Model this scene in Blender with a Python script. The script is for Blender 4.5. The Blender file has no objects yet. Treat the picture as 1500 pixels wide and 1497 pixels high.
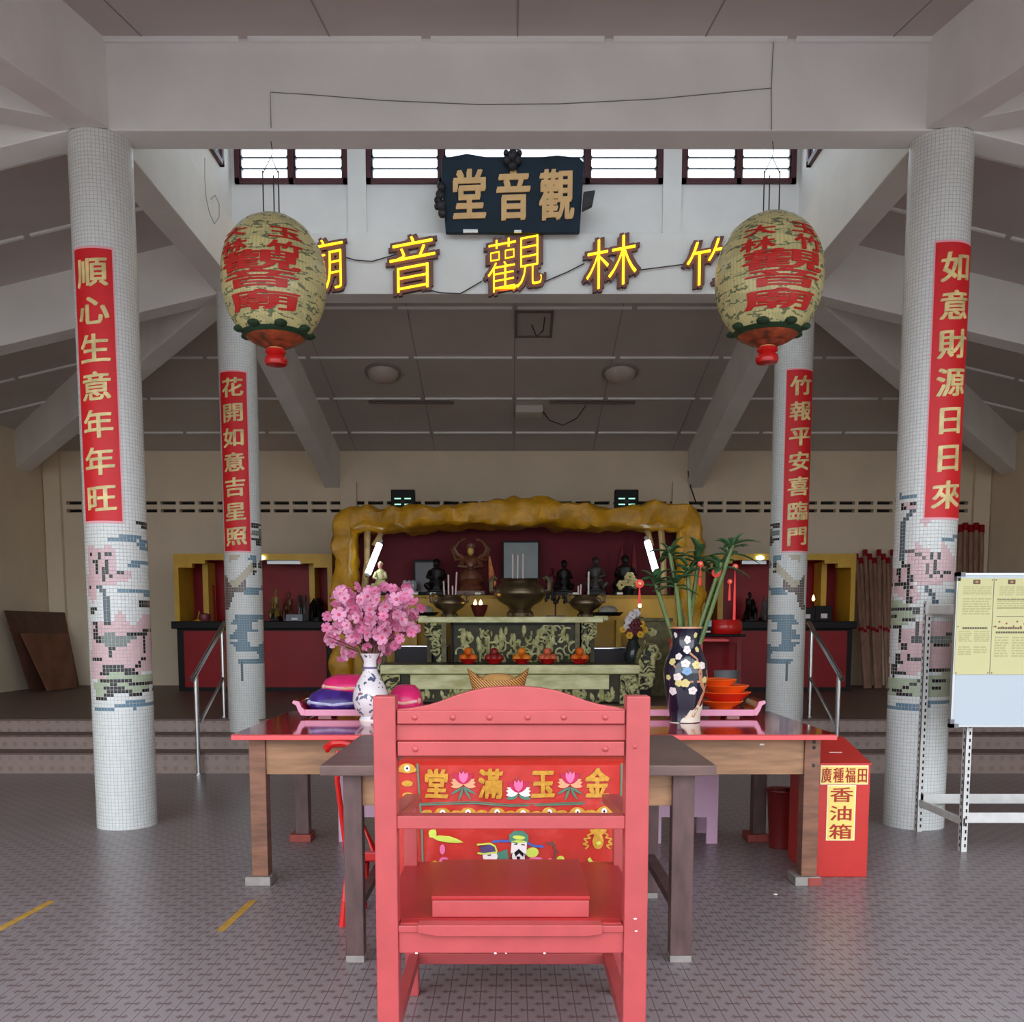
import bpy, bmesh, math, random
from mathutils import Vector, Matrix, noise as mnoise
random.seed(7)
SC = bpy.context.scene
COL = SC.collection
PI = math.pi

# ------------------------------------------------------------------ camera, sky, exposure
F, CX, PY, EYE = 1390.0, 749.0, 1049.0, 1.45
PITCH = math.atan(0.098); CP, SP = math.cos(PITCH), math.sin(PITCH)
cd = bpy.data.cameras.new('camera'); cam = bpy.data.objects.new('camera', cd); COL.objects.link(cam)
cd.sensor_width = 36; cd.lens = 36 * F / 1500
cd.shift_y = (PY - 748.5) / 1500; cd.shift_x = (750 - CX) / 1500
cam.location = (0, 0, EYE); cam.rotation_euler = (PI / 2 - PITCH, 0, 0)
cd.clip_end = 300
SC.camera = cam

wd = bpy.data.worlds.new('world'); SC.world = wd; wd.use_nodes = True
bg = wd.node_tree.nodes['Background']
bg.inputs[0].default_value = (0.86, 0.93, 1.0, 1); bg.inputs[1].default_value = 2.3
SC.view_settings.view_transform = 'Standard'; SC.view_settings.look = 'None'
SC.view_settings.gamma = 1; SC.view_settings.use_curve_mapping = False
SC.view_settings.exposure = 0.75
SC.cycles.max_bounces = 10; SC.cycles.diffuse_bounces = 7

def depthD(v, Y):
    t = (v - PY) / F
    return Y * (t * CP + SP) / (CP - t * SP)
def at(u, v, Y):
    """the place seen at that spot of the photograph, Y metres away"""
    d = depthD(v, Y)
    return Vector(((u - CX) * (Y * CP + d * SP) / F, Y, EYE - d))
def zat(v, Y): return EYE - depthD(v, Y)
def xat(u, v, Y): return at(u, v, Y).x
def proj(x, y, z):
    d = y * CP + (EYE - z) * SP
    return CX + F * x / d, PY + F * ((EYE - z) * CP - y * SP) / d

# ------------------------------------------------------------------ materials
def s2l(c):
    out = []
    for v in c:
        v = v / 255.0
        out.append(v / 12.92 if v <= 0.04045 else ((v + 0.055) / 1.055) ** 2.4)
    return out
MC = {}
def mat(name, rgb, rough=0.5, metal=0.0, var=0.0, scale=6.0, bump=0.0, bscale=60.0, spec=0.5, coat=0.0, stretch=None, rgb2=None):
    if name in MC: return MC[name]
    m = bpy.data.materials.new(name); m.use_nodes = True
    nt = m.node_tree; b = nt.nodes['Principled BSDF']
    c = s2l(rgb)
    b.inputs['Base Color'].default_value = (*c, 1)
    b.inputs['Roughness'].default_value = rough; b.inputs['Metallic'].default_value = metal
    b.inputs['Specular IOR Level'].default_value = spec
    if coat: b.inputs['Coat Weight'].default_value = coat; b.inputs['Coat Roughness'].default_value = 0.08
    if var or bump:
        tc = nt.nodes.new('ShaderNodeTexCoord'); mp = nt.nodes.new('ShaderNodeMapping')
        nt.links.new(tc.outputs['Object'], mp.inputs[0])
        if stretch: mp.inputs['Scale'].default_value = stretch
    if var:
        n = nt.nodes.new('ShaderNodeTexNoise'); n.inputs['Scale'].default_value = scale; n.inputs['Detail'].default_value = 6
        nt.links.new(mp.outputs[0], n.inputs['Vector'])
        r = nt.nodes.new('ShaderNodeValToRGB')
        c2 = s2l(rgb2) if rgb2 else [x * (1 - var) for x in c]
        r.color_ramp.elements[0].position = 0.32; r.color_ramp.elements[1].position = 0.68
        r.color_ramp.elements[0].color = (*c2, 1)
        r.color_ramp.elements[1].color = (*(c if rgb2 else [min(1, x * (1 + var * 0.6)) for x in c]), 1)
        nt.links.new(n.outputs['Fac'], r.inputs[0]); nt.links.new(r.outputs[0], b.inputs['Base Color'])
    if bump:
        n2 = nt.nodes.new('ShaderNodeTexNoise'); n2.inputs['Scale'].default_value = bscale; n2.inputs['Detail'].default_value = 5
        nt.links.new(mp.outputs[0], n2.inputs['Vector'])
        bp = nt.nodes.new('ShaderNodeBump'); bp.inputs['Strength'].default_value = bump; bp.inputs['Distance'].default_value = 0.02
        nt.links.new(n2.outputs['Fac'], bp.inputs['Height']); nt.links.new(bp.outputs[0], b.inputs['Normal'])
    MC[name] = m
    return m
def glow(name, rgb, strength):
    if name in MC: return MC[name]
    m = mat(name, rgb, 0.4)
    b = m.node_tree.nodes['Principled BSDF']
    b.inputs['Emission Color'].default_value = (*s2l(rgb), 1); b.inputs['Emission Strength'].default_value = strength
    return m
class NT:
    """small helper for node maths"""
    def __init__(s, name, rough=0.5, spec=0.5):
        s.m = bpy.data.materials.new(name); s.m.use_nodes = True; s.t = s.m.node_tree
        s.b = s.t.nodes['Principled BSDF']; s.b.inputs['Roughness'].default_value = rough
        s.b.inputs['Specular IOR Level'].default_value = spec
        tc = s.t.nodes.new('ShaderNodeTexCoord'); s.obj = tc.outputs['Object']; s.uv = tc.outputs['UV']
    def sep(s, v):
        n = s.t.nodes.new('ShaderNodeSeparateXYZ'); s.t.links.new(v, n.inputs[0]); return n.outputs
    def ma(s, op, a, b=0.0):
        n = s.t.nodes.new('ShaderNodeMath'); n.operation = op
        for i, x in enumerate((a, b)):
            if isinstance(x, (int, float)): n.inputs[i].default_value = x
            else: s.t.links.new(x, n.inputs[i])
        return n.outputs[0]
    def noise(s, vec, scale, detail=3.0):
        n = s.t.nodes.new('ShaderNodeTexNoise'); n.inputs['Scale'].default_value = scale; n.inputs['Detail'].default_value = detail
        s.t.links.new(vec, n.inputs['Vector']); return n.outputs['Fac']
    def mix(s, fac, a, b):
        n = s.t.nodes.new('ShaderNodeMix'); n.data_type = 'RGBA'
        if isinstance(fac, (int, float)): n.inputs[0].default_value = fac
        else: s.t.links.new(fac, n.inputs[0])
        for i, x in ((6, a), (7, b)):
            if isinstance(x, tuple): n.inputs[i].default_value = (*s2l(x), 1)
            else: s.t.links.new(x, n.inputs[i])
        return n.outputs[2]
    def color(s, c): s.t.links.new(c, s.b.inputs['Base Color'])
    def bump(s, h, st=0.3, dist=0.01):
        n = s.t.nodes.new('ShaderNodeBump'); n.inputs['Strength'].default_value = st; n.inputs['Distance'].default_value = dist
        s.t.links.new(h, n.inputs['Height']); s.t.links.new(n.outputs[0], s.b.inputs['Normal'])

def floor_mat(name, light, dark, rough, cell=0.0605):
    n = NT(name, rough, 0.38)
    o = n.sep(n.obj); P = 2 * cell
    def lattice(sh):
        out = []
        for ax in (0, 1):
            q = n.ma('ADD', n.ma('DIVIDE', o[ax], P), sh)
            q = n.ma('ABSOLUTE', n.ma('SUBTRACT', n.ma('FRACT', q), 0.5))
            out.append(q)
        dx, dy = out                     # 0 at a bar, 0.5 half way to the next
        lim = n.ma('ADD', n.ma('MULTIPLY', dx, 0.3), 0.045)
        bar = n.ma('MULTIPLY', n.ma('LESS_THAN', dy, lim), n.ma('LESS_THAN', dx, 0.21))
        edge = n.ma('ABSOLUTE', n.ma('SUBTRACT', n.ma('ADD', dx, n.ma('MULTIPLY', dy, 0.9)), 0.27))
        edge = n.ma('MULTIPLY', n.ma('LESS_THAN', edge, 0.016), n.ma('GREATER_THAN', dx, 0.12))
        line = n.ma('MULTIPLY', n.ma('LESS_THAN', dx, 0.016), 0.9)
        return n.ma('MAXIMUM', n.ma('MULTIPLY', bar, 0.72), n.ma('MAXIMUM', n.ma('MULTIPLY', edge, 0.8), line))
    f = n.ma('MAXIMUM', lattice(0.0), lattice(0.5))
    wear = n.noise(n.obj, 1.1, 5.0); fine = n.noise(n.obj, 23.0, 3.0)
    lt = n.mix(wear, tuple(int(v * 0.86) for v in light), light)
    lt = n.mix(n.ma('MULTIPLY', fine, 0.2), lt, dark)
    n.color(n.mix(n.ma('MULTIPLY', f, 0.85), lt, dark))
    n.bump(n.ma('SUBTRACT', 1.0, f), 0.08, 0.004)
    return n.m
def riser_mat():
    n = NT('riser_tile', 0.45)
    o = n.sep(n.obj); P = 0.1
    qx = n.ma('SUBTRACT', n.ma('FRACT', n.ma('DIVIDE', o[0], P)), 0.5)
    qz = n.ma('SUBTRACT', n.ma('FRACT', n.ma('DIVIDE', o[2], P)), 0.5)
    d = n.ma('SQRT', n.ma('ADD', n.ma('MULTIPLY', qx, qx), n.ma('MULTIPLY', qz, qz)))
    spot = n.ma('LESS_THAN', n.ma('ADD', d, n.ma('MULTIPLY', n.noise(n.obj, 40), 0.25)), 0.36)
    c = n.mix(n.noise(n.obj, 9), (140, 120, 112), (158, 138, 130))
    n.color(n.mix(n.ma('MULTIPLY', n.ma('MULTIPLY', spot, n.noise(n.obj, 3.5)), 0.55), c, (84, 68, 64)))
    return n.m
def tile_mat(name, rgb, rough=0.22):
    n = NT('tile_' + name, rough, 0.5)
    u = n.sep(n.uv)
    e = n.ma('MAXIMUM', n.ma('ABSOLUTE', n.ma('SUBTRACT', u[0], 0.5)), n.ma('ABSOLUTE', n.ma('SUBTRACT', u[1], 0.5)))
    g = n.ma('GREATER_THAN', e, 0.45)
    c = n.mix(n.noise(n.obj, 30, 2), tuple(int(v * 0.9) for v in rgb), rgb)
    n.color(n.mix(g, c, (182, 180, 177)))
    n.bump(n.ma('SUBTRACT', 1.0, n.ma('MULTIPLY', n.ma('MAXIMUM', n.ma('SUBTRACT', e, 0.3), 0.0), 5.0)), 0.35, 0.006)
    return n.m
def lantern_mat():
    n = NT('lantern_paper', 0.25)
    o = n.sep(n.obj)
    ang = n.ma('ARCTAN2', o[0], n.ma('MULTIPLY', o[1], -1.0))
    rib = n.ma('ABSOLUTE', n.ma('SINE', n.ma('MULTIPLY', ang, 40.0)))
    base = n.mix(rib, (206, 194, 134), (222, 212, 152))
    cmb = n.t.nodes.new('ShaderNodeCombineXYZ')
    n.t.links.new(ang, cmb.inputs[0]); n.t.links.new(n.ma('MULTIPLY', o[2], 9.0), cmb.inputs[1])
    w = n.noise(cmb.outputs[0], 2.6, 4)
    band = n.ma('ADD', n.ma('MULTIPLY', o[2], 80.0), n.ma('MULTIPLY', w, 18.0))
    st = n.ma('MULTIPLY', n.ma('GREATER_THAN', n.ma('SINE', band), 0.68), n.ma('GREATER_THAN', n.noise(cmb.outputs[0], 4.5, 3), 0.46))
    wash = n.ma('MULTIPLY', n.ma('GREATER_THAN', n.noise(cmb.outputs[0], 1.7, 3), 0.52), 0.3)
    c = n.mix(wash, base, (150, 156, 120))
    n.color(n.mix(n.ma('MULTIPLY', st, 0.8), c, (78, 96, 78)))
    return n.m
def carved_mat(name, hi, lo, scale=16.0):
    n = NT(name, 0.5)
    v = n.t.nodes.new('ShaderNodeTexNoise'); v.inputs['Scale'].default_value = scale; v.inputs['Detail'].default_value = 2.0; v.inputs['Distortion'].default_value = 2.2
    n.t.links.new(n.obj, v.inputs['Vector'])
    r = n.t.nodes.new('ShaderNodeValToRGB'); r.color_ramp.elements[0].position = 0.42; r.color_ramp.elements[1].position = 0.54
    r.color_ramp.elements[0].color = (*s2l(lo), 1); r.color_ramp.elements[1].color = (*s2l(hi), 1)
    n.t.links.new(v.outputs['Fac'], r.inputs[0])
    n.color(r.outputs[0]); n.bump(v.outputs['Fac'], 1.0, 0.05)
    return n.m

M_FLOOR = floor_mat('floor_tile', (152, 142, 145), (84, 58, 58), 0.32)
M_PLAT = floor_mat('platform_tile', (120, 98, 92), (84, 62, 58), 0.5)
M_RISER = riser_mat()
M_WHITE = mat('white_plaster', (236, 234, 232), 0.7, var=0.06, scale=2.0, bump=0.05)
M_BACK = mat('back_wall_paint', (228, 210, 184), 0.7, var=0.06, scale=1.5, bump=0.05)
M_CEIL = mat('ceiling_board', (196, 188, 184), 0.75, var=0.07, scale=1.2)
M_STRIP = mat('ceiling_batten_paint', (244, 244, 242), 0.6)
M_DARK = mat('slot_shade', (22, 18, 16), 0.8)
M_MAROON = mat('maroon_frame_paint', (78, 26, 36), 0.45)
M_CHAIR = mat('coral_red_paint', (172, 68, 69), 0.36, var=0.09, scale=9, bump=0.04, bscale=30)
M_REDTOP = mat('red_lacquer_top', (176, 22, 30), 0.07, var=0.08, scale=4, coat=0.6)
M_REDEDGE = mat('pale_red_edge', (232, 84, 88), 0.4)
M_WOOD = mat('worn_brown_wood', (132, 88, 66), 0.5, var=0.34, scale=5, stretch=(1, 1, 6), bump=0.08)
M_WOODH = mat('worn_brown_board', (160, 116, 82), 0.45, var=0.3, scale=4, stretch=(1, 5, 8), bump=0.06)
M_WOODD = mat('dark_table_wood', (104, 78, 72), 0.4, var=0.36, scale=5, stretch=(1, 7, 4), bump=0.1)
M_WOODL = mat('dark_leg_wood', (94, 68, 66), 0.5, var=0.34, scale=6, stretch=(3, 3, 1), bump=0.08)
M_GREYWD = mat('grey_packing_wood', (150, 142, 136), 0.6, var=0.2, scale=12)
M_BRICK = mat('red_brick_block', (150, 66, 56), 0.7, var=0.2, scale=15)
M_STEEL = mat('stainless_steel', (205, 205, 208), 0.18, 1.0)
M_WIRE = mat('dark_wire', (60, 56, 56), 0.6)
M_GOLD = mat('gold_ink', (226, 204, 142), 0.35, 0.0, var=0.3, scale=9)
M_RED = mat('banner_red', (212, 14, 26), 0.5, var=0.06, scale=20)
M_REDP = mat('donation_red', (196, 44, 36), 0.35, var=0.08, scale=5)
M_DKRED = mat('deep_red_panel', (146, 8, 22), 0.4, var=0.12, scale=3, spec=0.25)
M_INRED = mat('altar_inside_red', (112, 22, 36), 0.75, var=0.12, scale=2)
M_BLACK = mat('black_lacquer', (18, 14, 16), 0.45, spec=0.2)
M_YELL = mat('altar_yellow', (206, 160, 40), 0.45, var=0.1, scale=4)
M_ROCK = mat('yellow_rock_plaster', (208, 150, 24), 0.42, var=0.3, scale=5, bump=0.9, bscale=11)
M_BRONZE = mat('bronze', (120, 104, 82), 0.34, 0.85, var=0.2, scale=8)
M_PINK = mat('pink_paint', (226, 150, 178), 0.4)
M_PINKPL = mat('pink_plastic', (214, 170, 196), 0.4)
M_REDPL = mat('red_plastic', (206, 30, 28), 0.25)
M_ORANGE = mat('orange_melamine', (238, 92, 26), 0.25, var=0.15, scale=6)
M_CARVE = carved_mat('carved_gilt', (206, 202, 142), (40, 38, 24), 9)
M_GILT = mat('pale_gilt_green', (246, 242, 190), 0.35, var=0.3, scale=4, rgb2=(196, 192, 126), stretch=(1, 3, 3))
M_RELIEF = mat('relief_gilt', (232, 228, 168), 0.4, var=0.3, scale=9, rgb2=(150, 148, 90))
M_CARVBG = mat('carving_ground', (62, 58, 34), 0.6, var=0.4, scale=12)
M_GILTD = mat('dim_gilt', (112, 102, 58), 0.5, var=0.4, scale=14)
M_NAVY = mat('navy_glaze', (18, 20, 44), 0.1, coat=0.5)
M_CREAM = mat('cream_glaze', (226, 214, 196), 0.2)
M_LEAF = mat('leaf_green', (52, 86, 48), 0.5, var=0.3, scale=20)
M_STALK = mat('bamboo_green', (88, 108, 54), 0.4, var=0.25, scale=14)
M_WBOARD = mat('whiteboard_white', (190, 200, 208), 0.25)
M_ALU = mat('aluminium_trim', (190, 192, 194), 0.35, 0.6)
M_SLOT = mat('white_angle_iron', (214, 212, 208), 0.5, var=0.1, scale=12)
M_HOLE = mat('slot_hole', (30, 28, 28), 0.9)
M_YPAPER = mat('yellow_paper', (210, 203, 150), 0.6)
M_INK = mat('pale_print', (184, 178, 128), 0.7)
M_INKD = mat('dark_print', (104, 98, 80), 0.7)
M_TAPE = mat('ochre_floor_tape', (190, 146, 60), 0.6, var=0.2, scale=20)
M_PLAQUE = mat('blue_black_board', (26, 42, 56), 0.55, var=0.25, scale=5, spec=0.2)
M_CARVD = mat('dark_carved_wood', (30, 26, 32), 0.5, bump=0.6, bscale=30)
M_GOLDP = mat('plaque_gold', (222, 174, 108), 0.4, var=0.12, scale=8)
M_STAT = mat('dark_statue', (26, 17, 16), 0.45, var=0.5, scale=20, spec=0.3)
M_STATB = mat('brown_statue', (112, 62, 40), 0.35, var=0.4, scale=24)
M_FACE = mat('gilt_face', (206, 168, 92), 0.4)
M_FLAME = glow('candle_flame', (255, 214, 140), 9)
M_NEON = glow('neon_yellow', (255, 216, 20), 1.6)
M_TUBE = glow('fluorescent_tube', (225, 245, 255), 3.5)
M_TUBE2 = glow('fluorescent_end', (225, 245, 255), 3)
M_STICK = mat('incense_stick', (224, 200, 196), 0.7)
M_CLOTH = mat('embroidered_red_cloth', (194, 44, 34), 0.35, var=0.12, scale=7, bump=0.25, bscale=12)
M_THREADG = mat('gold_thread', (206, 148, 44), 0.5, var=0.2, scale=60)
M_THREADT = mat('teal_thread', (76, 128, 106), 0.6)
M_PETALP = mat('pink_thread', (236, 110, 160), 0.6)
M_PETALM = mat('magenta_thread', (190, 30, 76), 0.6)
M_PETALW = mat('white_thread', (240, 226, 222), 0.6)
M_BLUE = mat('blue_thread', (66, 92, 168), 0.6)
M_LIME = mat('lime_thread', (206, 214, 84), 0.6)
M_PEACH = mat('peach_thread', (240, 160, 120), 0.6)

# ------------------------------------------------------------------ mesh builder
class MB:
    def __init__(s): s.v = []; s.f = []; s.mi = []; s.cur = 0
    def add(s, vs, fs):
        b = len(s.v); s.v += [tuple(x) for x in vs]
        for f in fs: s.f.append([b + i for i in f]); s.mi.append(s.cur)
        return s
    def box(s, c, d, rot=None):
        hx, hy, hz = d[0] / 2, d[1] / 2, d[2] / 2
        vs = [Vector((x, y, z)) for x in (-hx, hx) for y in (-hy, hy) for z in (-hz, hz)]
        if rot is not None: vs = [rot @ v for v in vs]
        c = Vector(c)
        return s.add([v + c for v in vs], [(0, 1, 3, 2), (4, 6, 7, 5), (0, 4, 5, 1), (2, 3, 7, 6), (0, 2, 6, 4), (1, 5, 7, 3)])
    def bx(s, x0, x1, y0, y1, z0, z1):
        return s.box(((x0 + x1) / 2, (y0 + y1) / 2, (z0 + z1) / 2), (abs(x1 - x0), abs(y1 - y0), abs(z1 - z0)))
    def hexa(s, p):
        """eight corners: four low then four high, in ring order"""
        return s.add(p, [(3, 2, 1, 0), (4, 5, 6, 7), (0, 1, 5, 4), (1, 2, 6, 5), (2, 3, 7, 6), (3, 0, 4, 7)])
    def tube(s, pts, r, n=8, caps=True):
        pts = [Vector(p) for p in pts]; rr = r if isinstance(r, (list, tuple)) else [r] * len(pts)
        rings = []; up = None
        for i, p in enumerate(pts):
            a = pts[max(0, i - 1)]; b = pts[min(len(pts) - 1, i + 1)]
            d = (b - a)
            if d.length < 1e-9: d = Vector((0, 0, 1))
            d.normalize()
            if up is None:
                up = Vector((0, 0, 1)) if abs(d.z) < 0.9 else Vector((1, 0, 0))
            x = d.cross(up)
            if x.length < 1e-4: x = d.cross(Vector((0, 1, 0.3)))
            x.normalize(); y = x.cross(d); up = y
            rings.append([p + (x * math.cos(2 * PI * k / n) + y * math.sin(2 * PI * k / n)) * rr[i] for k in range(n)])
        vs = [v for r_ in rings for v in r_]; fs = []
        for i in range(len(pts) - 1):
            for k in range(n):
                k2 = (k + 1) % n
                fs.append((i * n + k, i * n + k2, (i + 1) * n + k2, (i + 1) * n + k))
        if caps:
            fs.append(tuple(range(n - 1, -1, -1))); fs.append(tuple((len(pts) - 1) * n + k for k in range(n)))
        return s.add(vs, fs)
    def lathe(s, prof, c=(0, 0, 0), n=24, sx=1.0, sy=1.0, wob=None):
        c = Vector(c); vs = []; fs = []
        for (r, z) in prof:
            for k in range(n):
                a = 2 * PI * k / n; q = r
                if wob: q = r * wob(a, z)
                vs.append(c + Vector((q * math.cos(a) * sx, q * math.sin(a) * sy, z)))
        m = len(prof)
        for i in range(m - 1):
            for k in range(n):
                k2 = (k + 1) % n
                fs.append((i * n + k, i * n + k2, (i + 1) * n + k2, (i + 1) * n + k))
        if prof[0][0] > 1e-5: fs.append(tuple(range(n - 1, -1, -1)))
        if prof[-1][0] > 1e-5: fs.append(tuple((m - 1) * n + k for k in range(n)))
        return s.add(vs, fs)
    def ball(s, c, r, n=12, m=8):
        if isinstance(r, (int, float)): r = (r, r, r)
        c = Vector(c); vs = [c + Vector((0, 0, -r[2]))]; fs = []
        for i in range(1, m):
            t = -PI / 2 + PI * i / m
            for k in range(n):
                a = 2 * PI * k / n
                vs.append(c + Vector((r[0] * math.cos(t) * math.cos(a), r[1] * math.cos(t) * math.sin(a), r[2] * math.sin(t))))
        vs.append(c + Vector((0, 0, r[2]))); top = len(vs) - 1
        for k in range(n):
            k2 = (k + 1) % n
            fs.append((0, 1 + k2, 1 + k))
            for i in range(m - 2):
                fs.append((1 + i * n + k, 1 + i * n + k2, 1 + (i + 1) * n + k2, 1 + (i + 1) * n + k))
            fs.append((top, 1 + (m - 2) * n + k, 1 + (m - 2) * n + k2))
        return s.add(vs, fs)
    def prism(s, poly, fn, t):
        """2-D outline -> fn(a, b, depth) in space, depth 0 .. t"""
        n = len(poly)
        vs = [fn(a, b, 0.0) for a, b in poly] + [fn(a, b, t) for a, b in poly]
        fs = [tuple(range(n - 1, -1, -1)), tuple(range(n, 2 * n))]
        fs += [(i, (i + 1) % n, n + (i + 1) % n, n + i) for i in range(n)]
        return s.add(vs, fs)
    def build(s, name, m, parent=None, smooth=False, bevel=0.0, loc=None, seg=2, flip=True):
        me = bpy.data.meshes.new(name); me.from_pydata([tuple(v) for v in s.v], [], s.f)
        ms = m if isinstance(m, (list, tuple)) else [m]
        for x in ms: me.materials.append(x)
        if len(ms) > 1: me.polygons.foreach_set('material_index', s.mi)
        if flip:
            b = bmesh.new(); b.from_mesh(me); bmesh.ops.recalc_face_normals(b, faces=b.faces); b.to_mesh(me); b.free()
        if smooth:
            me.polygons.foreach_set('use_smooth', [True] * len(me.polygons))
            try: me.set_sharp_from_angle(angle=math.radians(40))
            except Exception: pass
        o = bpy.data.objects.new(name, me); COL.objects.link(o)
        if parent is not None: o.parent = parent
        if loc is not None: o.location = loc
        if bevel:
            md = o.modifiers.new('bevel', 'BEVEL'); md.width = bevel; md.segments = seg; md.limit_method = 'ANGLE'
        return o

def tag(o, label, cat, group=None, kind=None):
    o['label'] = label; o['category'] = cat
    if group: o['group'] = group
    if kind: o['kind'] = kind
    return o
def thing(name, label, cat, loc=(0, 0, 0), rz=0.0, group=None, kind=None):
    o = bpy.data.objects.new(name, None); COL.objects.link(o); o.location = loc; o.rotation_euler = (0, 0, rz)
    o.empty_display_size = 0.1
    return tag(o, label, cat, group, kind)
def struct(mb, name, m, **k):
    o = mb.build(name, m, **k); o['kind'] = 'structure'; return o
def dup(o, loc, label=None, rz=None, parent=None, scale=None):
    c = o.copy(); COL.objects.link(c)
    if parent is not None: c.parent = parent
    else: c.location = loc
    if label: c['label'] = label
    if rz is not None: c.rotation_euler = (0, 0, rz)
    if scale: c.scale = scale
    for ch in o.children: dup(ch, None, parent=c)
    return c

# ------------------------------------------------------------------ lettering (Blender's built-in font)
GC = {}
def glyph(ch, bold=0.02, shear=0.0, depth=0.0):
    key = (ch, bold, shear)
    if key not in GC:
        cu = bpy.data.curves.new('tmp', 'FONT'); cu.body = ch; cu.size = 1; cu.offset = bold; cu.resolution_u = 3
        o = bpy.data.objects.new('tmp', cu); COL.objects.link(o); bpy.context.view_layer.update()
        e = o.evaluated_get(bpy.context.evaluated_depsgraph_get()); me = e.to_mesh()
        bm = bmesh.new(); bm.from_mesh(me); e.to_mesh_clear()
        bpy.data.objects.remove(o); bpy.data.curves.remove(cu)
        bmesh.ops.triangulate(bm, faces=bm.faces[:])
        bmesh.ops.remove_doubles(bm, verts=bm.verts[:], dist=1e-5)
        for _ in range(3):
            es = [x for x in bm.edges if x.calc_length() > 0.16]
            if not es: break
            bmesh.ops.subdivide_edges(bm, edges=es, cuts=1)
            bmesh.ops.triangulate(bm, faces=bm.faces[:])
        vs = [(v.co.x - 0.5, v.co.y - 0.38) for v in bm.verts]
        bm.verts.index_update()
        fs = [[v.index for v in f.verts] for f in bm.faces]
        bd = [tuple(v.index for v in x.verts) for x in bm.edges if len(x.link_faces) == 1]
        bm.free()
        GC[key] = (vs, fs, bd)
    return GC[key]
def put_glyph(mb, ch, fn, w, h, cx=0.0, cy=0.0, bold=0.02, t=0.004, rise=0.0):
    """character of size w x h about (cx, cy); fn(a, b, d) lays it on its surface; bold = width of the brush"""
    vs, fs, bd = glyph(ch, min(bold, 0.0))
    nib = [(0, 0)] if bold <= 0 else [(q * bold * 0.95, q * bold * 0.6) for q in (-1, -0.4, 0.4, 1)] + [(-bold * .45, bold * .5), (bold * .45, -bold * .5)]
    for i, (ox, oy) in enumerate(nib):
        tt = t + 0.0006 * i
        P = [(cx + (x + ox) * w, cy + (y + oy) * h + x * w * rise) for x, y in vs]; n = len(P)
        V = [fn(a, b, tt) for a, b in P] + [fn(a, b, 0.0) for a, b in P]
        FS = [tuple(f) for f in fs] + [(b, a, a + n, b + n) for a, b in bd]
        mb.add(V, FS)
# ================================================================== THE SETTING
RX0, RX1, RY0, RY1 = -2.9, 2.98, 6.6, 9.99       # outside of the ring of beams
ZB, ZT, SL = 4.68, 5.25, 0.23                    # ring soffit, ring top, ceiling slope
WX0, WX1, WY = -7.24, 7.42, 15.0
PZ = 0.47
def zc(x, y): return ZT - SL * max(RX0 - x, x - RX1, RY0 - y, y - RY1, 0)

mb = MB(); mb.bx(-14, 14, -2.5, 9.12, -0.2, 0); struct(mb, 'floor', M_FLOOR)
mb = MB(); mb.bx(-60, 60, -60, -2.5, -0.3, -0.1); struct(mb, 'ground', mat('bounce_ground', (150, 148, 142), 0.8, var=0.1))  # unseen ground, added to bounce daylight in under the roof
mb = MB(); mb.bx(WX0 - 0.2, WX1 + 0.2, 9.72, WY + 0.2, 0, PZ); struct(mb, 'platform_floor', M_PLAT)
mb = MB()
for i, (y, z) in enumerate(((9.1, 0.2), (9.39, 0.34), (9.68, PZ))):
    mb.cur = 0; mb.bx(WX0, WX1, y, y + 0.31 if i < 2 else y + 0.06, 0 if i == 0 else (0.2, 0.34)[i - 1] - 0.02, z - 0.012)
    mb.cur = 1; mb.bx(WX0, WX1, y - 0.012, y + 0.3 if i < 2 else y + 0.06, z - 0.016, z + 0.001)
struct(mb, 'steps', [M_RISER, M_PLAT])

# back wall with its two rows of slotted vent blocks
mb = MB(); zv0, zv1 = 3.14, 3.36
mb.bx(WX0, WX1, WY, WY + 0.18, PZ, zv0); mb.bx(WX0, WX1, WY, WY + 0.18, zv1, 4.3)
mb.bx(WX0, WX1, WY + 0.001, WY + 0.12, 3.215, 3.285)
for z0, z1 in ((zv0, 3.165), (3.335, zv1)): mb.bx(WX0, WX1, WY + 0.001, WY + 0.12, z0, z1)
nb = 50; pitch = (WX1 - WX0) / nb
for i in range(nb + 1):
    x = WX0 + i * pitch
    mb.bx(x - 0.028, x + 0.028, WY + 0.002, WY + 0.12, zv0, zv1)
mb.cur = 1; mb.bx(WX0, WX1, WY + 0.12, WY + 0.18, zv0, zv1)  # dark plate painted in for the shade behind the vent slots
struct(mb, 'wall_back', [M_BACK, M_DARK])
for s, x in (('left', WX0), ('right', WX1)):
    mb = MB(); sg = -1 if s == 'left' else 1
    mb.bx(x, x + sg * 0.18, 1.9, WY + 0.18, 0, 4.75); struct(mb, 'wall_' + s, M_BACK)  # front stretch lies unseen, added to shut side daylight out
for i, x in enumerate((-2.52, 2.62, WX0 + 0.14, WX1 - 0.14)):
    mb = MB(); mb.bx(x - 0.125, x + 0.125, WY - 0.08, WY + 0.01, PZ, 3.62 if i < 2 else 4.05); struct(mb, 'trim_%d' % (i + 1), M_BACK)

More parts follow.
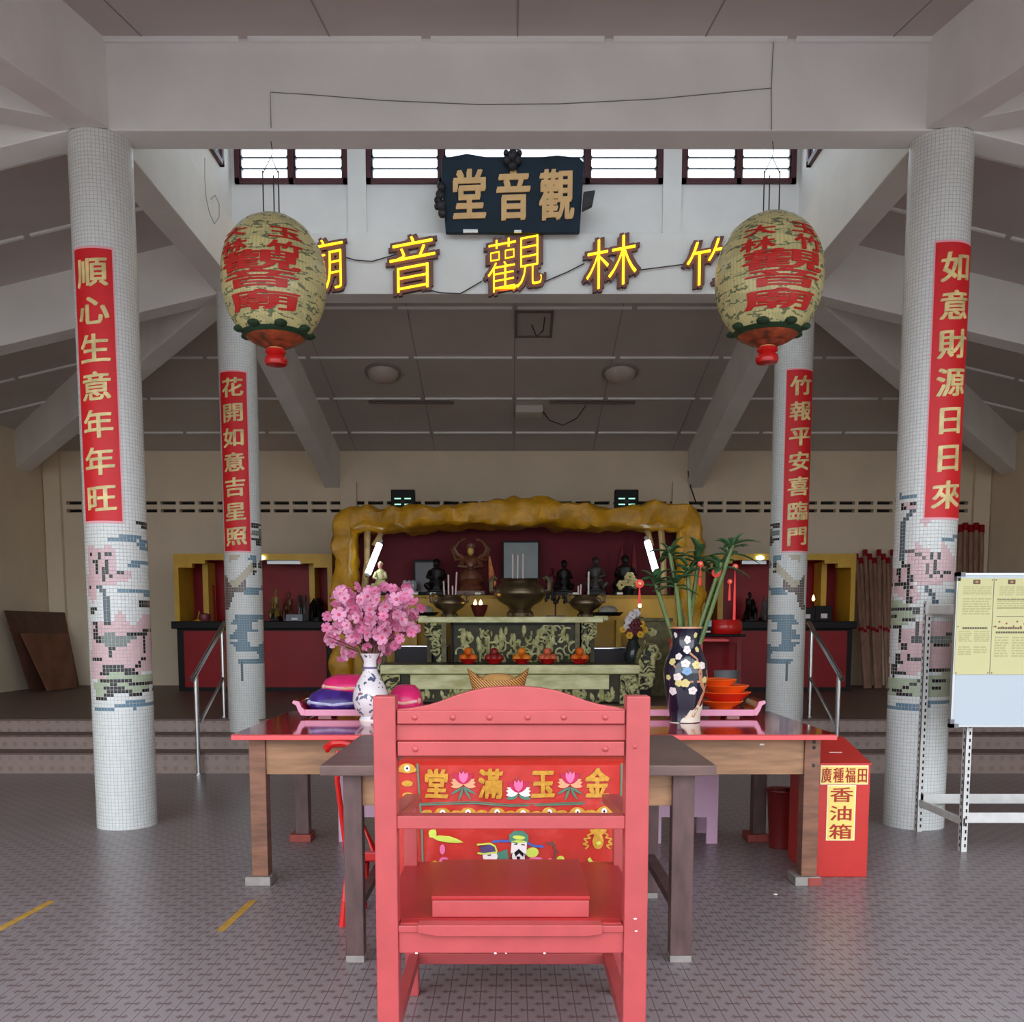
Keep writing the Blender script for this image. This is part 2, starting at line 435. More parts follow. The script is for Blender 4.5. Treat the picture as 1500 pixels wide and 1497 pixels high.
# ceiling: four boarded slopes falling from the ring, and the raised roof over it
R = 5.05
def quad(mb, pts, t=0.06):
    mb.hexa([Vector(p) for p in pts] + [Vector(p) + Vector((0, 0, t)) for p in pts])
mb = MB(); zo = ZT - SL * R
quad(mb, [(RX0, RY0, ZT), (RX1, RY0, ZT), (RX1 + R, RY0 - R, zo), (RX0 - R, RY0 - R, zo)])
quad(mb, [(RX0, RY1, ZT), (RX0 - R, RY1 + R, zo), (RX1 + R, RY1 + R, zo), (RX1, RY1, ZT)])
quad(mb, [(RX0, RY0, ZT), (RX0 - R, RY0 - R, zo), (RX0 - R, RY1 + R, zo), (RX0, RY1, ZT)])
quad(mb, [(RX1, RY0, ZT), (RX1, RY1, ZT), (RX1 + R, RY1 + R, zo), (RX1 + R, RY0 - R, zo)])
mb.bx(RX0 - 0.4, RX1 + 0.4, RY0 - 0.2, RY1 + 0.4, 6.75, 6.85)
struct(mb, 'ceiling', M_CEIL)
mb = MB(); mb.bx(RX0, RX1, RY0, RY1, 6.7, 6.749); struct(mb, 'ceiling_bounce', M_WHITE)  # unseen white slab added under the roof to bounce window light
# white battens over the board joints, along the width of the hall
mb = MB()
for y in (14.33, 13.27, 12.19, 11.1, 8.9, 7.8, 6.57, 5.5, 4.4, 3.3):
    d = max(y - RY1, RY0 - y, 0)
    xs = sorted(set([WX0] + [x for x in (RX0 - d, RX1 + d) if WX0 < x < WX1] + [WX1]))
    for a, b in zip(xs, xs[1:]):
        if d == 0 and a >= RX0 - .01 and b <= RX1 + .01: continue
        L = b - a; n = max(1, int(L / 1.22 + 0.3)); g = 0.03
        for k in range(n):
            p, q = a + L * k / n + g, a + L * (k + 1) / n - g
            zp, zq = zc(p, y), zc(q, y)
            mb.hexa([(p, y - 0.016, zp - 0.02), (q, y - 0.016, zq - 0.02), (q, y + 0.016, zq - 0.02), (p, y + 0.016, zp - 0.02),
                     (p, y - 0.016, zp + 0.01), (q, y - 0.016, zq + 0.01), (q, y + 0.016, zq + 0.01), (p, y + 0.016, zp + 0.01)])
struct(mb, 'trim_5', M_STRIP)
mb = MB()                                            # fine board joints running down the slope
for k in range(-4, 5):
    x = 0.04 + k * 1.22
    if RX0 < x < RX1:
        for ya, yb in ((RY1, 14.95), (1.7, RY0)):
            za, zb = zc(x, ya), zc(x, yb)
            mb.hexa([(x - .004, ya, za - .004), (x + .004, ya, za - .004), (x + .004, yb, zb - .004), (x - .004, yb, zb - .004),
                     (x - .004, ya, za + .01), (x + .004, ya, za + .01), (x + .004, yb, zb + .01), (x - .004, yb, zb + .01)])
struct(mb, 'trim_6', mat('board_joint', (150, 142, 140), 0.8))

# ring beams
def rbeam(x0, x1, y0, y1, name='beam'):
    mb = MB(); mb.bx(x0, x1, y0, y1, ZB, ZT + 0.01); return struct(mb, name, M_WHITE, bevel=0.008)
rbeam(RX0, RX1, 6.6, 6.85); rbeam(RX0, RX1, 9.72, 9.99)
rbeam(RX0, -2.645, 6.85, 9.72); rbeam(2.73, RX1, 6.85, 9.72)
# radiating beams
def slope_beam(p, q, w=0.24, h=0.56):
    p = Vector((*p, 0)); q = Vector((*q, 0)); d = (q - p).normalized(); n = Vector((-d.y, d.x, 0)) * w / 2
    mb = MB(); zp, zq = zc(p.x, p.y), zc(q.x, q.y)
    lo = [(p + n, zp - h), (p - n, zp - h), (q - n, zq - h), (q + n, zq - h)]
    hi = [(p + n, zp + 0.02), (p - n, zp + 0.02), (q - n, zq + 0.02), (q + n, zq + 0.02)]
    mb.hexa([v + Vector((0, 0, z)) for v, z in lo + hi]); struct(mb, 'beam', M_WHITE, bevel=0.006)
for xr, xw, sx in ((-2.77, WX0, -1), (2.85, WX1, 1)):
    xo = RX0 if sx < 0 else RX1
    slope_beam((xr, RY0), (xr, 1.7)); slope_beam((xr, RY1), (xr, WY))
    slope_beam((xo, 6.73), (xw, 6.73)); slope_beam((xo, 9.86), (xw, 9.86))
    e = abs(xw - xo)
    slope_beam((xo, RY0), (xo + sx * e, RY0 - e)); slope_beam((xo, RY1), (xo + sx * e, RY1 + e))

# clerestory walls on the ring, with louvred windows
M_GLASS = NT('frosted_louvre_glass', 0.3).m
_t = M_GLASS.node_tree; _tr = _t.nodes.new('ShaderNodeBsdfTransparent'); _tl = _t.nodes.new('ShaderNodeBsdfTranslucent'); _mx = _t.nodes.new('ShaderNodeMixShader')
_tr.inputs[0].default_value = (0.93, 0.97, 0.98, 1); _tl.inputs[0].default_value = (0.9, 0.95, 0.97, 1); _mx.inputs[0].default_value = 0.15
_t.links.new(_tr.outputs[0], _mx.inputs[1]); _t.links.new(_tl.outputs[0], _mx.inputs[2])
_t.links.new(_mx.outputs[0], _t.nodes['Material Output'].inputs[0])
WN = [0]
def window(org, ax, u0, u1, z0, z1, nl):
    """louvred window; ax = unit vector along the wall, org its zero, outward normal n"""
    WN[0] += 1
    ax = Vector(ax); nn = Vector((-ax.y, ax.x, 0))
    rot = Matrix((ax, nn, Vector((0, 0, 1)))).transposed()
    o = bpy.data.objects.new('window_%d' % WN[0], None); COL.objects.link(o); o['kind'] = 'structure'
    o.location = org; o.rotation_euler = rot.to_euler()
    f = MB(); t = 0.045
    f.bx(u0, u1, -0.04, 0.06, z0, z0 + t); f.bx(u0, u1, -0.04, 0.06, z1 - t, z1)
    for k in range(nl + 1):
        u = u0 + t / 2 + (u1 - u0 - t) * k / nl; f.bx(u - t / 2, u + t / 2, -0.04, 0.06, z0, z1)
    f.build('window_frame', M_MAROON, o)
    w = (u1 - u0 - t) / nl
    for k in range(nl):
        a = u0 + t + w * k; b = a + w - t; lv = MB(); cl = MB(); nb = 3; hh = (z1 - z0 - 2 * t) / nb
        for j in range(nb):
            zc_ = z0 + t + hh * (j + 0.5)
            lv.box(((a + b) / 2, 0.01, zc_), (b - a - 0.05, 0.006, hh + 0.012), Matrix.Rotation(math.radians(14), 3, 'X'))
            for x in (a + 0.014, b - 0.014): cl.box((x, 0.01, zc_ - hh * 0.45), (0.026, 0.05, 0.018))
            if j: cl.box(((a + b) / 2, 0.0, zc_ - hh * 0.5), (b - a - 0.03, 0.012, 0.012))
        for x in (a + 0.01, b - 0.01): cl.bx(x - 0.008, x + 0.008, -0.015, 0.03, z0 + t, z1 - t)
        lv.build('louvre_glass', M_GLASS, o)
        cl.build('louvre_clip', mat('louvre_clip_metal', (70, 66, 74), 0.4, 0.5), o)
zs, zh = 5.77, 6.17
def clere(org, ax, L, wins, zs=zs, zh=zh):
    ax = Vector(ax); nn = Vector((-ax.y, ax.x, 0)); org = Vector(org)
    rot = Matrix((ax, nn, Vector((0, 0, 1)))).transposed()
    mb = MB()
    def bb(a, b, y0, y1, z0, z1): mb.box(org + rot @ Vector(((a + b) / 2, (y0 + y1) / 2, (z0 + z1) / 2)), (b - a, y1 - y0, z1 - z0), rot)
    bb(0, L, 0, 0.12, ZT, zs); bb(0, L, 0, 0.12, zh, 6.76)
    e = [0] + [q for w in wins for q in w[:2]] + [L]
    for a, b in zip(e[::2], e[1::2]):
        bb(a, b, 0, 0.12, zs, zh)
    for a, b in zip(e[::2], e[1::2]):
        if 0 < a and b < L: bb((a + b) / 2 - 0.09, (a + b) / 2 + 0.09, -0.05, 0, ZT, 6.75)
    for i, w in enumerate(wins): window(org + Vector((0, 0, 0)), ax, w[0], w[1], zs, zh, w[2])
    return mb
CY = 9.86
x0 = RX0 + 0.05
wb = [(xat(345, 260, CY) - x0, xat(510, 260, CY) - x0, 2), (xat(537, 260, CY) - x0, xat(970, 260, CY) - x0, 4), (xat(998, 260, CY) - x0, xat(1165, 260, CY) - x0, 2)]
LB = RX1 - 0.05 - x0
struct(clere((x0, CY, 0), (1, 0, 0), LB, wb), 'wall_clerestory_back', M_WHITE)
struct(clere((RX1 - 0.05, 6.75, 0), (-1, 0, 0), LB, [(LB - b, LB - a, n) for a, b, n in wb[::-1]], 5.45, 6.55), 'wall_clerestory_front', M_WHITE)  # out of view; windows made taller here to let in more daylight
LS = CY - 6.75
struct(clere((RX0 + 0.13, 6.75, 0), (0, 1, 0), LS, [(0.35, 1.25, 2), (1.6, 2.75, 2)]), 'wall_clerestory_left', M_WHITE)
struct(clere((RX1 - 0.13, CY, 0), (0, -1, 0), LS, [(0.35, 1.5, 2), (1.85, 2.75, 2)]), 'wall_clerestory_right', M_WHITE)

# ================================================================== COLUMNS with mosaic pictures
TC = {'W': (232, 234, 232), 'P': (226, 186, 190), 'K': (34, 30, 32), 'G': (176, 190, 158), 'S': (120, 132, 126), 'B': (104, 138, 158),
      'Y': (200, 188, 160), 'N': (104, 88, 84), 'T': (84, 98, 108)}
TK = list(TC)
TM = [tile_mat(k + '_glazed', TC[k]) for k in TK]
def inpoly(x, y, p):
    c = False; j = len(p) - 1
    for i in range(len(p)):
        if (p[i][1] > y) != (p[j][1] > y) and x < (p[j][0] - p[i][0]) * (y - p[i][1]) / (p[j][1] - p[i][1]) + p[i][0]: c = not c
        j = i
    return c
def rc(c, *rs): return [(c, [(a, b), (d, b), (d, e), (a, e)]) for a, b, d, e in rs]
def stroke(c, pts, w):
    out = []
    for (a, b), (d, e) in zip(pts, pts[1:]):
        L = math.hypot(d - a, e - b); nx, ny = -(e - b) / L * w / 2, (d - a) / L * w / 2
        out.append((c, [(a + nx, b + ny), (d + nx, e + ny), (d - nx, e - ny), (a - nx, b - ny)]))
    return out
def view(shapes, k, ox, oy): return [(c, [(ox + x / k, oy + y / k) for x, y in p]) for c, p in shapes]
LOTUS_L = (
    [('P', [(185, 260), (235, 300), (280, 300), (325, 265), (375, 300), (375, 450), (470, 455), (490, 485), (430, 535), (250, 540), (235, 650), (215, 680), (180, 600)]),
     ('P', [(205, 790), (350, 790), (370, 740), (415, 730), (440, 770), (480, 830), (545, 780), (560, 740), (600, 760), (620, 1140), (205, 1200)]),
     ('S', [(265, 900), (300, 880), (440, 890), (520, 900), (430, 985), (265, 950)]),
     ('G', [(215, 1215), (300, 1190), (330, 1130), (430, 1130), (470, 1160), (620, 1150), (610, 1230), (550, 1300), (350, 1300), (240, 1325)])]
    + rc('B', (325, 215, 550, 240), (515, 250, 590, 272), (530, 290, 590, 312), (465, 392, 590, 415), (385, 580, 600, 602), (560, 610, 600, 630),
         (228, 1390, 350, 1412), (355, 1370, 505, 1392), (440, 1345, 630, 1370))
    + stroke('T', [(250, 555), (310, 625), (310, 800)], 24)
    + rc('K', (195, 325, 215, 350), (215, 370, 250, 395), (240, 395, 256, 470), (250, 325, 268, 360), (290, 370, 312, 465), (275, 475, 292, 510), (340, 475, 356, 490),
         (370, 452, 425, 474), (310, 330, 330, 360), (205, 690, 232, 740), (190, 545, 207, 580), (225, 795, 250, 820), (228, 820, 244, 920), (228, 910, 265, 932), (290, 795, 325, 825),
         (445, 873, 580, 895), (555, 850, 590, 870), (558, 890, 576, 1010), (550, 1040, 572, 1062), (515, 1080, 545, 1102), (320, 965, 342, 1040), (340, 965, 372, 990), (222, 1038, 280, 1058),
         (285, 1108, 440, 1130), (265, 1135, 320, 1160), (440, 1132, 530, 1160), (275, 1188, 470, 1207), (460, 1208, 610, 1226), (330, 1230, 385, 1250), (295, 1252, 430, 1272),
         (320, 1275, 495, 1293), (300, 1293, 345, 1312), (460, 1290, 555, 1308), (240, 1310, 310, 1330), (555, 1258, 600, 1285), (520, 120, 575, 140), (545, 140, 575, 165), (540, 655, 600, 705)))
LOTUS_R = (
    [('P', [(640, 440), (710, 440), (715, 360), (790, 430), (880, 440), (900, 370), (960, 430), (995, 500), (985, 660), (780, 690), (690, 660), (640, 560)]),
     ('P', [(550, 560), (640, 560), (690, 680), (740, 750), (700, 830), (640, 800), (550, 740)]),
     ('P', [(580, 1010), (700, 1000), (720, 950), (850, 940), (990, 940), (970, 1300), (555, 1350), (590, 1250)]),
     ('P', [(730, 200), (820, 210), (785, 255)]), ('P', [(600, 95), (720, 80), (720, 125), (640, 125)]),
     ('S', [(755, 1080), (790, 1050), (970, 1060), (970, 1115), (790, 1120)]),
     ('G', [(535, 780), (600, 800), (700, 850), (700, 930), (610, 985), (535, 985)]),
     ('G', [(520, 1370), (760, 1360), (990, 1310), (970, 1490), (510, 1490)])]
    + rc('B', (590, 25, 715, 45), (905, 330, 1010, 350), (925, 720, 1000, 738), (515, 1560, 800, 1588), (760, 1525, 960, 1550))
    + stroke('T', [(690, 130), (612, 222), (602, 500)], 22) + stroke('T', [(770, 695), (842, 762), (850, 830)], 24)
    + stroke('N', [(640, 425), (750, 475), (788, 510)], 28) + stroke('N', [(780, 490), (782, 600)], 24)
    + rc('K', (605, 100, 640, 128), (665, 82, 720, 100), (848, 490, 868, 600), (800, 445, 825, 485), (820, 600, 838, 642), (870, 455, 892, 490), (915, 583, 960, 602), (885, 600, 903, 622),
         (605, 522, 652, 547), (635, 545, 656, 620), (640, 620, 690, 645), (555, 678, 692, 698), (575, 550, 590, 660), (650, 698, 692, 716), (648, 715, 668, 830), (590, 838, 700, 856),
         (690, 850, 728, 890), (605, 928, 700, 945), (540, 858, 640, 876), (540, 905, 570, 920), (540, 970, 612, 988), (583, 990, 602, 1110), (610, 1105, 648, 1160), (645, 1180, 668, 1230),
         (650, 1213, 762, 1234), (700, 950, 724, 1080), (680, 1065, 760, 1092), (560, 1180, 600, 1250), (530, 1270, 560, 1345), (530, 1328, 640, 1346), (750, 1290, 980, 1312), (850, 1103, 950, 1122),
         (940, 1038, 990, 1056), (730, 1375, 800, 1392), (660, 1395, 700, 1412), (610, 1415, 650, 1432), (530, 1436, 605, 1452), (570, 1480, 670, 1495), (840, 1370, 920, 1390), (820, 1440, 900, 1455)))
CRANE = (
    [('N', [(480, 650), (530, 740), (650, 690), (655, 770), (550, 800), (505, 930), (480, 920)]),
     ('Y', [(505, 690), (560, 690), (690, 560), (722, 590), (640, 685), (570, 752), (530, 742)]),
     ('Y', [(500, 490), (620, 490), (580, 530), (520, 550)]),
     ('B', [(560, 978), (800, 978), (770, 992), (730, 1012), (688, 1032), (688, 1080), (730, 1090), (650, 1100), (650, 1140), (670, 1215), (740, 1215), (800, 1165), (800, 1335), (580, 1338),
            (580, 1310), (750, 1310), (750, 1280), (730, 1245), (570, 1243), (570, 1222), (590, 1205), (520, 1200), (520, 1185), (580, 1185), (580, 1147), (515, 1147), (515, 1132), (550, 1125), (550, 1095), (588, 1085), (588, 1038), (530, 1035), (530, 1020), (560, 1015)])]
    + rc('B', (668, 508, 722, 530), (700, 530, 724, 552), (655, 750, 790, 772), (625, 772, 740, 800))
    + rc('K', (680, 250, 770, 275), (680, 362, 790, 385), (722, 385, 790, 410), (740, 410, 790, 430), (703, 568, 726, 590), (745, 555, 790, 588), (700, 615, 726, 642))
    + rc('S', (680, 300, 790, 342)) + rc('T', (606, 1345, 624, 1490)))
SH_L = view(LOTUS_L, 4.68, 90, 740); SH_R = view(LOTUS_R, 4.99, 1200, 720); SH_CL = view(CRANE, 5.35, 240, 720)
SH_CR = [(c, [(1149 - (x - 359), y) for x, y in p]) for c, p in SH_CL]
def column(x, y, r, z0, shapes, label, nt):
    rows = int(round((ZB - z0) / 0.0247)); vs = []; fs = []; mi = []
    dz = (ZB - z0) / rows
    for j in range(rows + 1):
        for k in range(nt):
            a = 2 * PI * k / nt; vs.append((r * math.sin(a), -r * math.cos(a), j * dz))
    bb = [(min(q[0] for q in p), max(q[0] for q in p), min(q[1] for q in p), max(q[1] for q in p)) for c, p in shapes]
    for j in range(rows):
        for k in range(nt):
            k2 = (k + 1) % nt; fs.append((j * nt + k, j * nt + k2, (j + 1) * nt + k2, (j + 1) * nt + k))
            t = 0; a = 2 * PI * (k + 0.5) / nt
            if a > PI: a -= 2 * PI
            if abs(a) > PI / 2: a = math.copysign(PI - abs(a), a)      # the picture comes round again on the far side
            z = z0 + (j + 0.5) * dz
            u, v = proj(x + r * math.sin(a), y - r * math.cos(a), z)
            for (c, p), b in zip(shapes, bb):
                if b[0] - 3 <= u <= b[1] + 3 and b[2] - 3 <= v <= b[3] + 3:
                    e = 0.8 if c in 'KTB' else 0.0          # thin lines claim every tile they cross
                    if inpoly(u, v, p) or (e and (inpoly(u + e, v, p) or inpoly(u - e, v, p) or inpoly(u, v + e, p) or inpoly(u, v - e, p))): t = TK.index(c)
            mi.append(t)
    me = bpy.data.meshes.new('column'); me.from_pydata(vs, [], fs)
    for m in TM: me.materials.append(m)
    me.polygons.foreach_set('material_index', mi)
    uv = me.uv_layers.new(name='tile'); uv.data.foreach_set('uv', [0, 0, 1, 0, 1, 1, 0, 1] * len(fs))
    me.polygons.foreach_set('use_smooth', [True] * len(fs))
    o = bpy.data.objects.new('column', me); COL.objects.link(o); o.location = (x, y, z0)
    return tag(o, label, 'column', 'mosaic columns', 'thing')
FL = (-2.776, 6.757, 0.206); FR = (2.907, 6.757, 0.206); BL = (-2.735, 9.78, 0.187); BR = (2.822, 9.78, 0.187)
column(*FL, 0, SH_L, 'white mosaic column with pink lotus picture, at front left of the hall', 53)
column(*FR, 0, SH_R, 'white mosaic column with pink lotus picture, standing behind the whiteboard', 53)
column(*BL, 0, SH_CL, 'slim white mosaic column with crane and blue cloud, beside left handrail', 48)
column(*BR, 0, SH_CR, 'slim white mosaic column with crane and blue cloud, beside right handrail', 48)

# ------------------------------------------------------------------ couplet banners on the columns
def banner(colm, px_top, px_bot, text, label):
    x, y, r = colm; yf = y - r
    (ul, vt, ur), (bl, vb, br) = px_top, px_bot
    zt, zb = zat(vt, yf), zat(vb, yf)
    def ang(u, v):
        s = (at(u, v, y - r * 0.5).x - x) / r
        return math.asin(max(-0.96, min(0.96, s)))
    a0 = (ang(ul, vt) + ang(bl, vb)) / 2; a1 = (ang(ur, vt) + ang(br, vb)) / 2
    am = (a0 + a1) / 2; W = (a1 - a0) * r; Hh = zt - zb
    def fn(a, b, d):
        t = am + a / r; q = r + 0.003 + d
        return Vector((q * math.sin(t), -q * math.cos(t), b))
    o = thing('couplet_banner', label, 'banner', (x, y, zb), 0, 'red couplet banners')
    def sheet(w, h, d0, d1, zc0):
        m = MB(); n = 16; V = []; FS = []
        for i in range(n + 1):
            a = -w / 2 + w * i / n
            for b, d in ((zc0 - h / 2, d1), (zc0 + h / 2, d1), (zc0 + h / 2, d0), (zc0 - h / 2, d0)): V.append(fn(a, b, d))
        for i in range(n):
            for k in range(4): FS.append((i * 4 + k, (i + 1) * 4 + k, (i + 1) * 4 + (k + 1) % 4, i * 4 + (k + 1) % 4))
        FS += [(0, 1, 2, 3), (n * 4 + 3, n * 4 + 2, n * 4 + 1, n * 4)]
        return m.add(V, FS)
    sheet(W, Hh, 0.0, 0.002, Hh / 2).build('border', mat('banner_pink_edge', (240, 170, 180), 0.6), o, smooth=True)
    sheet(W - 0.018, Hh - 0.03, 0.002, 0.004, Hh / 2).build('paper', M_RED, o, smooth=True)
    n = len(text); pitch = Hh / (n + 0.35)
    for i, ch in enumerate(text):
        g = MB(); put_glyph(g, ch, lambda a, b, d: fn(a, b, d + 0.0045), min(W * 0.74, pitch * 0.95), pitch * 0.8, 0, Hh - pitch * (i + 0.68), 0.028, 0.003, 0.1)
        g.build('character', M_GOLD, o)
    return o
banner(FL, (112, 360, 170), (133, 766, 187), '順心生意年年旺', 'red couplet banner wrapped on the front left column, seven gold characters')
banner(FR, (1362, 351, 1420), (1345, 761, 1402), '如意財源日日來', 'red couplet banner on the front right column, above the whiteboard')
banner(BL, (325, 542, 363), (330, 809, 370), '花開如意吉星照', 'slim red couplet banner on the rear left column, left of the altar')
banner(BR, (1151, 539, 1191), (1141, 809, 1181), '竹報平安喜臨門', 'slim red couplet banner on the rear right column, right of the altar')

# ------------------------------------------------------------------ lanterns
M_LANT = lantern_mat()
M_LRED = mat('lantern_red_ink', (206, 42, 36), 0.4)
M_LGRN = mat('lantern_green', (38, 66, 44), 0.4)
M_LORG = mat('lantern_orange', (196, 88, 52), 0.4, var=0.5, scale=14, rgb2=(90, 54, 40))
def lantern(cx_px, top_px, bot_px, half_px, rows, label, Y=6.74):
    zt, zb = zat(top_px, Y), zat(bot_px, Y); zm = (zt + zb) / 2; hz = (zt - zb) / 2 * 1.04
    c = at(cx_px, (top_px + bot_px) / 2, Y); rx = half_px * (Y - 0.1) / F
    o = thing('lantern', label, 'lantern', (c.x, Y, zb), 0, 'painted paper lanterns')
    H0 = zm - zb
    def rad(z):                     # z about the middle, egg a little fuller above
        q = max(-1, min(1, z / hz)); return rx * math.sqrt(max(0.0, 1 - abs(q) ** 2.15)) * (1 + 0.03 * q)
    prof = [(rad(z), H0 + z) for z in [(-0.93 + 1.86 * i / 28) * hz for i in range(29)]]
    m = MB(); m.lathe(prof, n=48); m.build('shade', M_LANT, o, smooth=True)
    def fn(a, b, d):
        R_ = rad(b) + 0.004 + d; t = a / rx; return Vector((R_ * math.sin(t), -R_ * math.cos(t), H0 + b))
    g = MB()
    for ch, u, v, w, h in rows:
        s = (u - cx_px) / half_px
        b = zat(v - 4, Y - rx * 0.8) - zm
        rr = max(rad(b), 0.05) / rx
        a = math.asin(max(-.95, min(.95, s / rr))) * rx
        put_glyph(g, ch, fn, w * Y / F / max(.35, math.cos(a / rx)) , h * Y / F * 0.92, a, b, 0.03, 0.002, 0)
    g.build('lettering', M_LRED, o)
    # lower painted border, cap and red finial
    def zone(z0, z1, dr, n=6): return [(rad(z0 + (z1 - z0) * i / n) + dr, H0 + z0 + (z1 - z0) * i / n) for i in range(n + 1)]
    m = MB(); m.lathe(zone(-0.84 * hz, -0.78 * hz, 0.006), n=48)
    for k in range(8):
        t = 2 * PI * (k + 0.5) / 8 
        q = rad(-0.76 * hz) + 0.004
        m.ball((q * math.sin(t), -q * math.cos(t), H0 - 0.755 * hz), (0.045, 0.045, 0.024), 10, 6)
    m.build('border_band', M_LGRN, o, smooth=True)
    m = MB(); m.lathe(zone(-0.94 * hz, -0.84 * hz, 0.004) , n=48); m.build('base_ring', M_LORG, o, smooth=True)
    zf = H0 - 0.93 * hz
    m = MB(); m.lathe([(rad(-.94 * hz), zf), (0.09, zf - 0.02), (0.07, zf - 0.03), (0.0, zf - 0.03)], n=32); m.build('bottom_cap', M_LORG, o, smooth=True)
    m = MB(); m.lathe([(0.0, zf + 0.0), (0.05, zf - 0.015), (0.055, zf - 0.03), (0.05, zf - 0.045), (0.05, zf - 0.05), (0.0, zf - 0.05)], n=20); m.build('gold_collar', M_GOLDP, o, smooth=True)
    m = MB(); m.lathe([(0.0, zf - 0.03), (0.068, zf - 0.04), (0.072, zf - 0.06), (0.052, zf - 0.075), (0.072, zf - 0.09), (0.078, zf - 0.115), (0.07, zf - 0.14), (0.0, zf - 0.145)], n=24)
    m.build('finial', M_REDPL, o, smooth=True)
    m = MB(); m.lathe([(rad(.93 * hz), H0 + .93 * hz), (0.09, H0 + .95 * hz), (0, H0 + .95 * hz)], n=32); m.build('top_cap', mat('lantern_top', (150, 140, 104), 0.6), o, smooth=True)
    ht = H0 + 0.93 * hz; zr = zat(252, Y) - zb
    m = MB()
    for k, (dx, dy) in enumerate(((-0.055, -0.02), (0.05, -0.02), (0.0, 0.05))): m.tube([(dx, dy, ht), (dx, dy, zr)], 0.0045, 6)
    m.tube([(-0.055, -0.02, zr - 0.02), (0, 0, zr + 0.1)], 0.003, 5); m.tube([(0.05, -0.02, zr - 0.02), (0, 0, zr + 0.1)], 0.003, 5)
    m.tube([(0, 0, zr + 0.1), (0.01, 0, zr + 0.13), (0, 0, ZB - zb)], 0.003, 5)
    m.build('hanging_rods', M_WIRE, o)
    return o
lantern(401.5, 319, 507, 74, [('大', 360, 341, 44, 17), ('玉', 432, 345, 46, 20), ('林', 360, 365, 44, 20), ('竹', 434, 371, 46, 24), ('觀', 395, 389, 122, 29), ('音', 396, 415, 118, 25), ('廟', 399, 444, 122, 26)],
        'red lettered paper lantern hanging left of the plaque')
lantern(1126.5, 317, 504, 76, [('大', 1096, 341, 44, 17), ('玉', 1158, 337, 46, 20), ('林', 1092, 364, 44, 20), ('竹', 1164, 361, 46, 24), ('觀', 1130, 388, 122, 29), ('音', 1130, 414, 118, 25), ('廟', 1126, 442, 122, 26)],
        'red lettered paper lantern hanging right of the plaque')
yf = 6.59
def wire(name, pts, label, r=0.0028):
    m = MB(); m.tube(pts, r, 5); return tag(m.build(name, M_WIRE if r > .003 else mat('grey_wire', (120, 118, 118), .6)), label, 'wire')
wire('wire', [at(397, 187, yf), at(396, 135, yf), at(460, 139, yf), at(560, 147, yf), at(700, 153, yf), at(820, 152, yf), at(960, 145, yf), at(1130, 129, yf)], 'thin grey wire strung along the front beam between lantern hooks')
wire('wire', [at(1130, 190, yf), at(1130, 129, yf), at(1133, 60, yf), at(1137, 53, yf), at(1200, 57, yf), at(1290, 52, yf), at(1370, 49, yf)], 'thin grey wire down the front beam above the right lantern')

# ------------------------------------------------------------------ plaque
Yp = 9.62
c = at(751, 341, Yp); o = thing('plaque', 'dark blue carved plaque with three gold characters below the windows', 'sign', (c.x, Yp, c.z))
k = Yp / F * 1.02
m = MB(); m.prism([(-92 * k, 0), (92 * k, 0), (96 * k, 70 * k), (97 * k, 88 * k), (90 * k, 94 * k), (60 * k, 97 * k), (30 * k, 94 * k), (-30 * k, 94 * k), (-62 * k, 99 * k), (-97 * k, 93 * k), (-97 * k, 70 * k)],
                  lambda a, b, d: Vector((a, -b * 0.1 + d, b)), 0.05)
m.build('board', M_PLAQUE, o, bevel=0.006)
g = MB()
for i, (ch, u) in enumerate((('堂', 692), ('音', 752), ('觀', 811))):
    g = MB(); put_glyph(g, ch, lambda a, b, d: Vector((a, -b * 0.1 - 0.006 - d, b)), 48 * k, 66 * k, (u - 751) * k, 47 * k, 0.04, 0.012, 0.03)
    g.build('character', M_GOLDP, o)
def lump(pts):
    mm = MB()
    for x, z, r in pts: mm.ball((x * k, -0.05 - z * k * 0.1, z * k), (r * k, 0.035, r * k * 1.1), 9, 6)
    return mm
lump([(0, 94, 7), (-7, 88, 6), (7, 88, 6), (0, 82, 7), (-9, 96, 4), (9, 96, 4), (0, 101, 4)]).build('crest_ornament', M_CARVD, o, smooth=True)
lump([(-97, 55, 6), (-99, 45, 6), (-102, 38, 5), (-98, 32, 7), (-96, 22, 6), (-103, 30, 4)]).build('side_ornament', M_CARVD, o, smooth=True)
m = MB(); m.prism([(94 * k, 24 * k), (108 * k, 30 * k), (112 * k, 50 * k), (96 * k, 48 * k)], lambda a, b, d: Vector((a, -0.07 - b * .1 + d, b)), 0.05); m.build('side_ornament', M_CARVD, o, bevel=0.01)
for u0, u1 in ((680, 702), (750, 762)):
    pass
m = MB(); m.bx(-68 * k, -48 * k, -0.012, 0.03, 0, 4 * k); m.bx(2 * k, 12 * k, -0.012, 0.03, 0, 3 * k); m.build('white_wedge', M_STRIP, o)

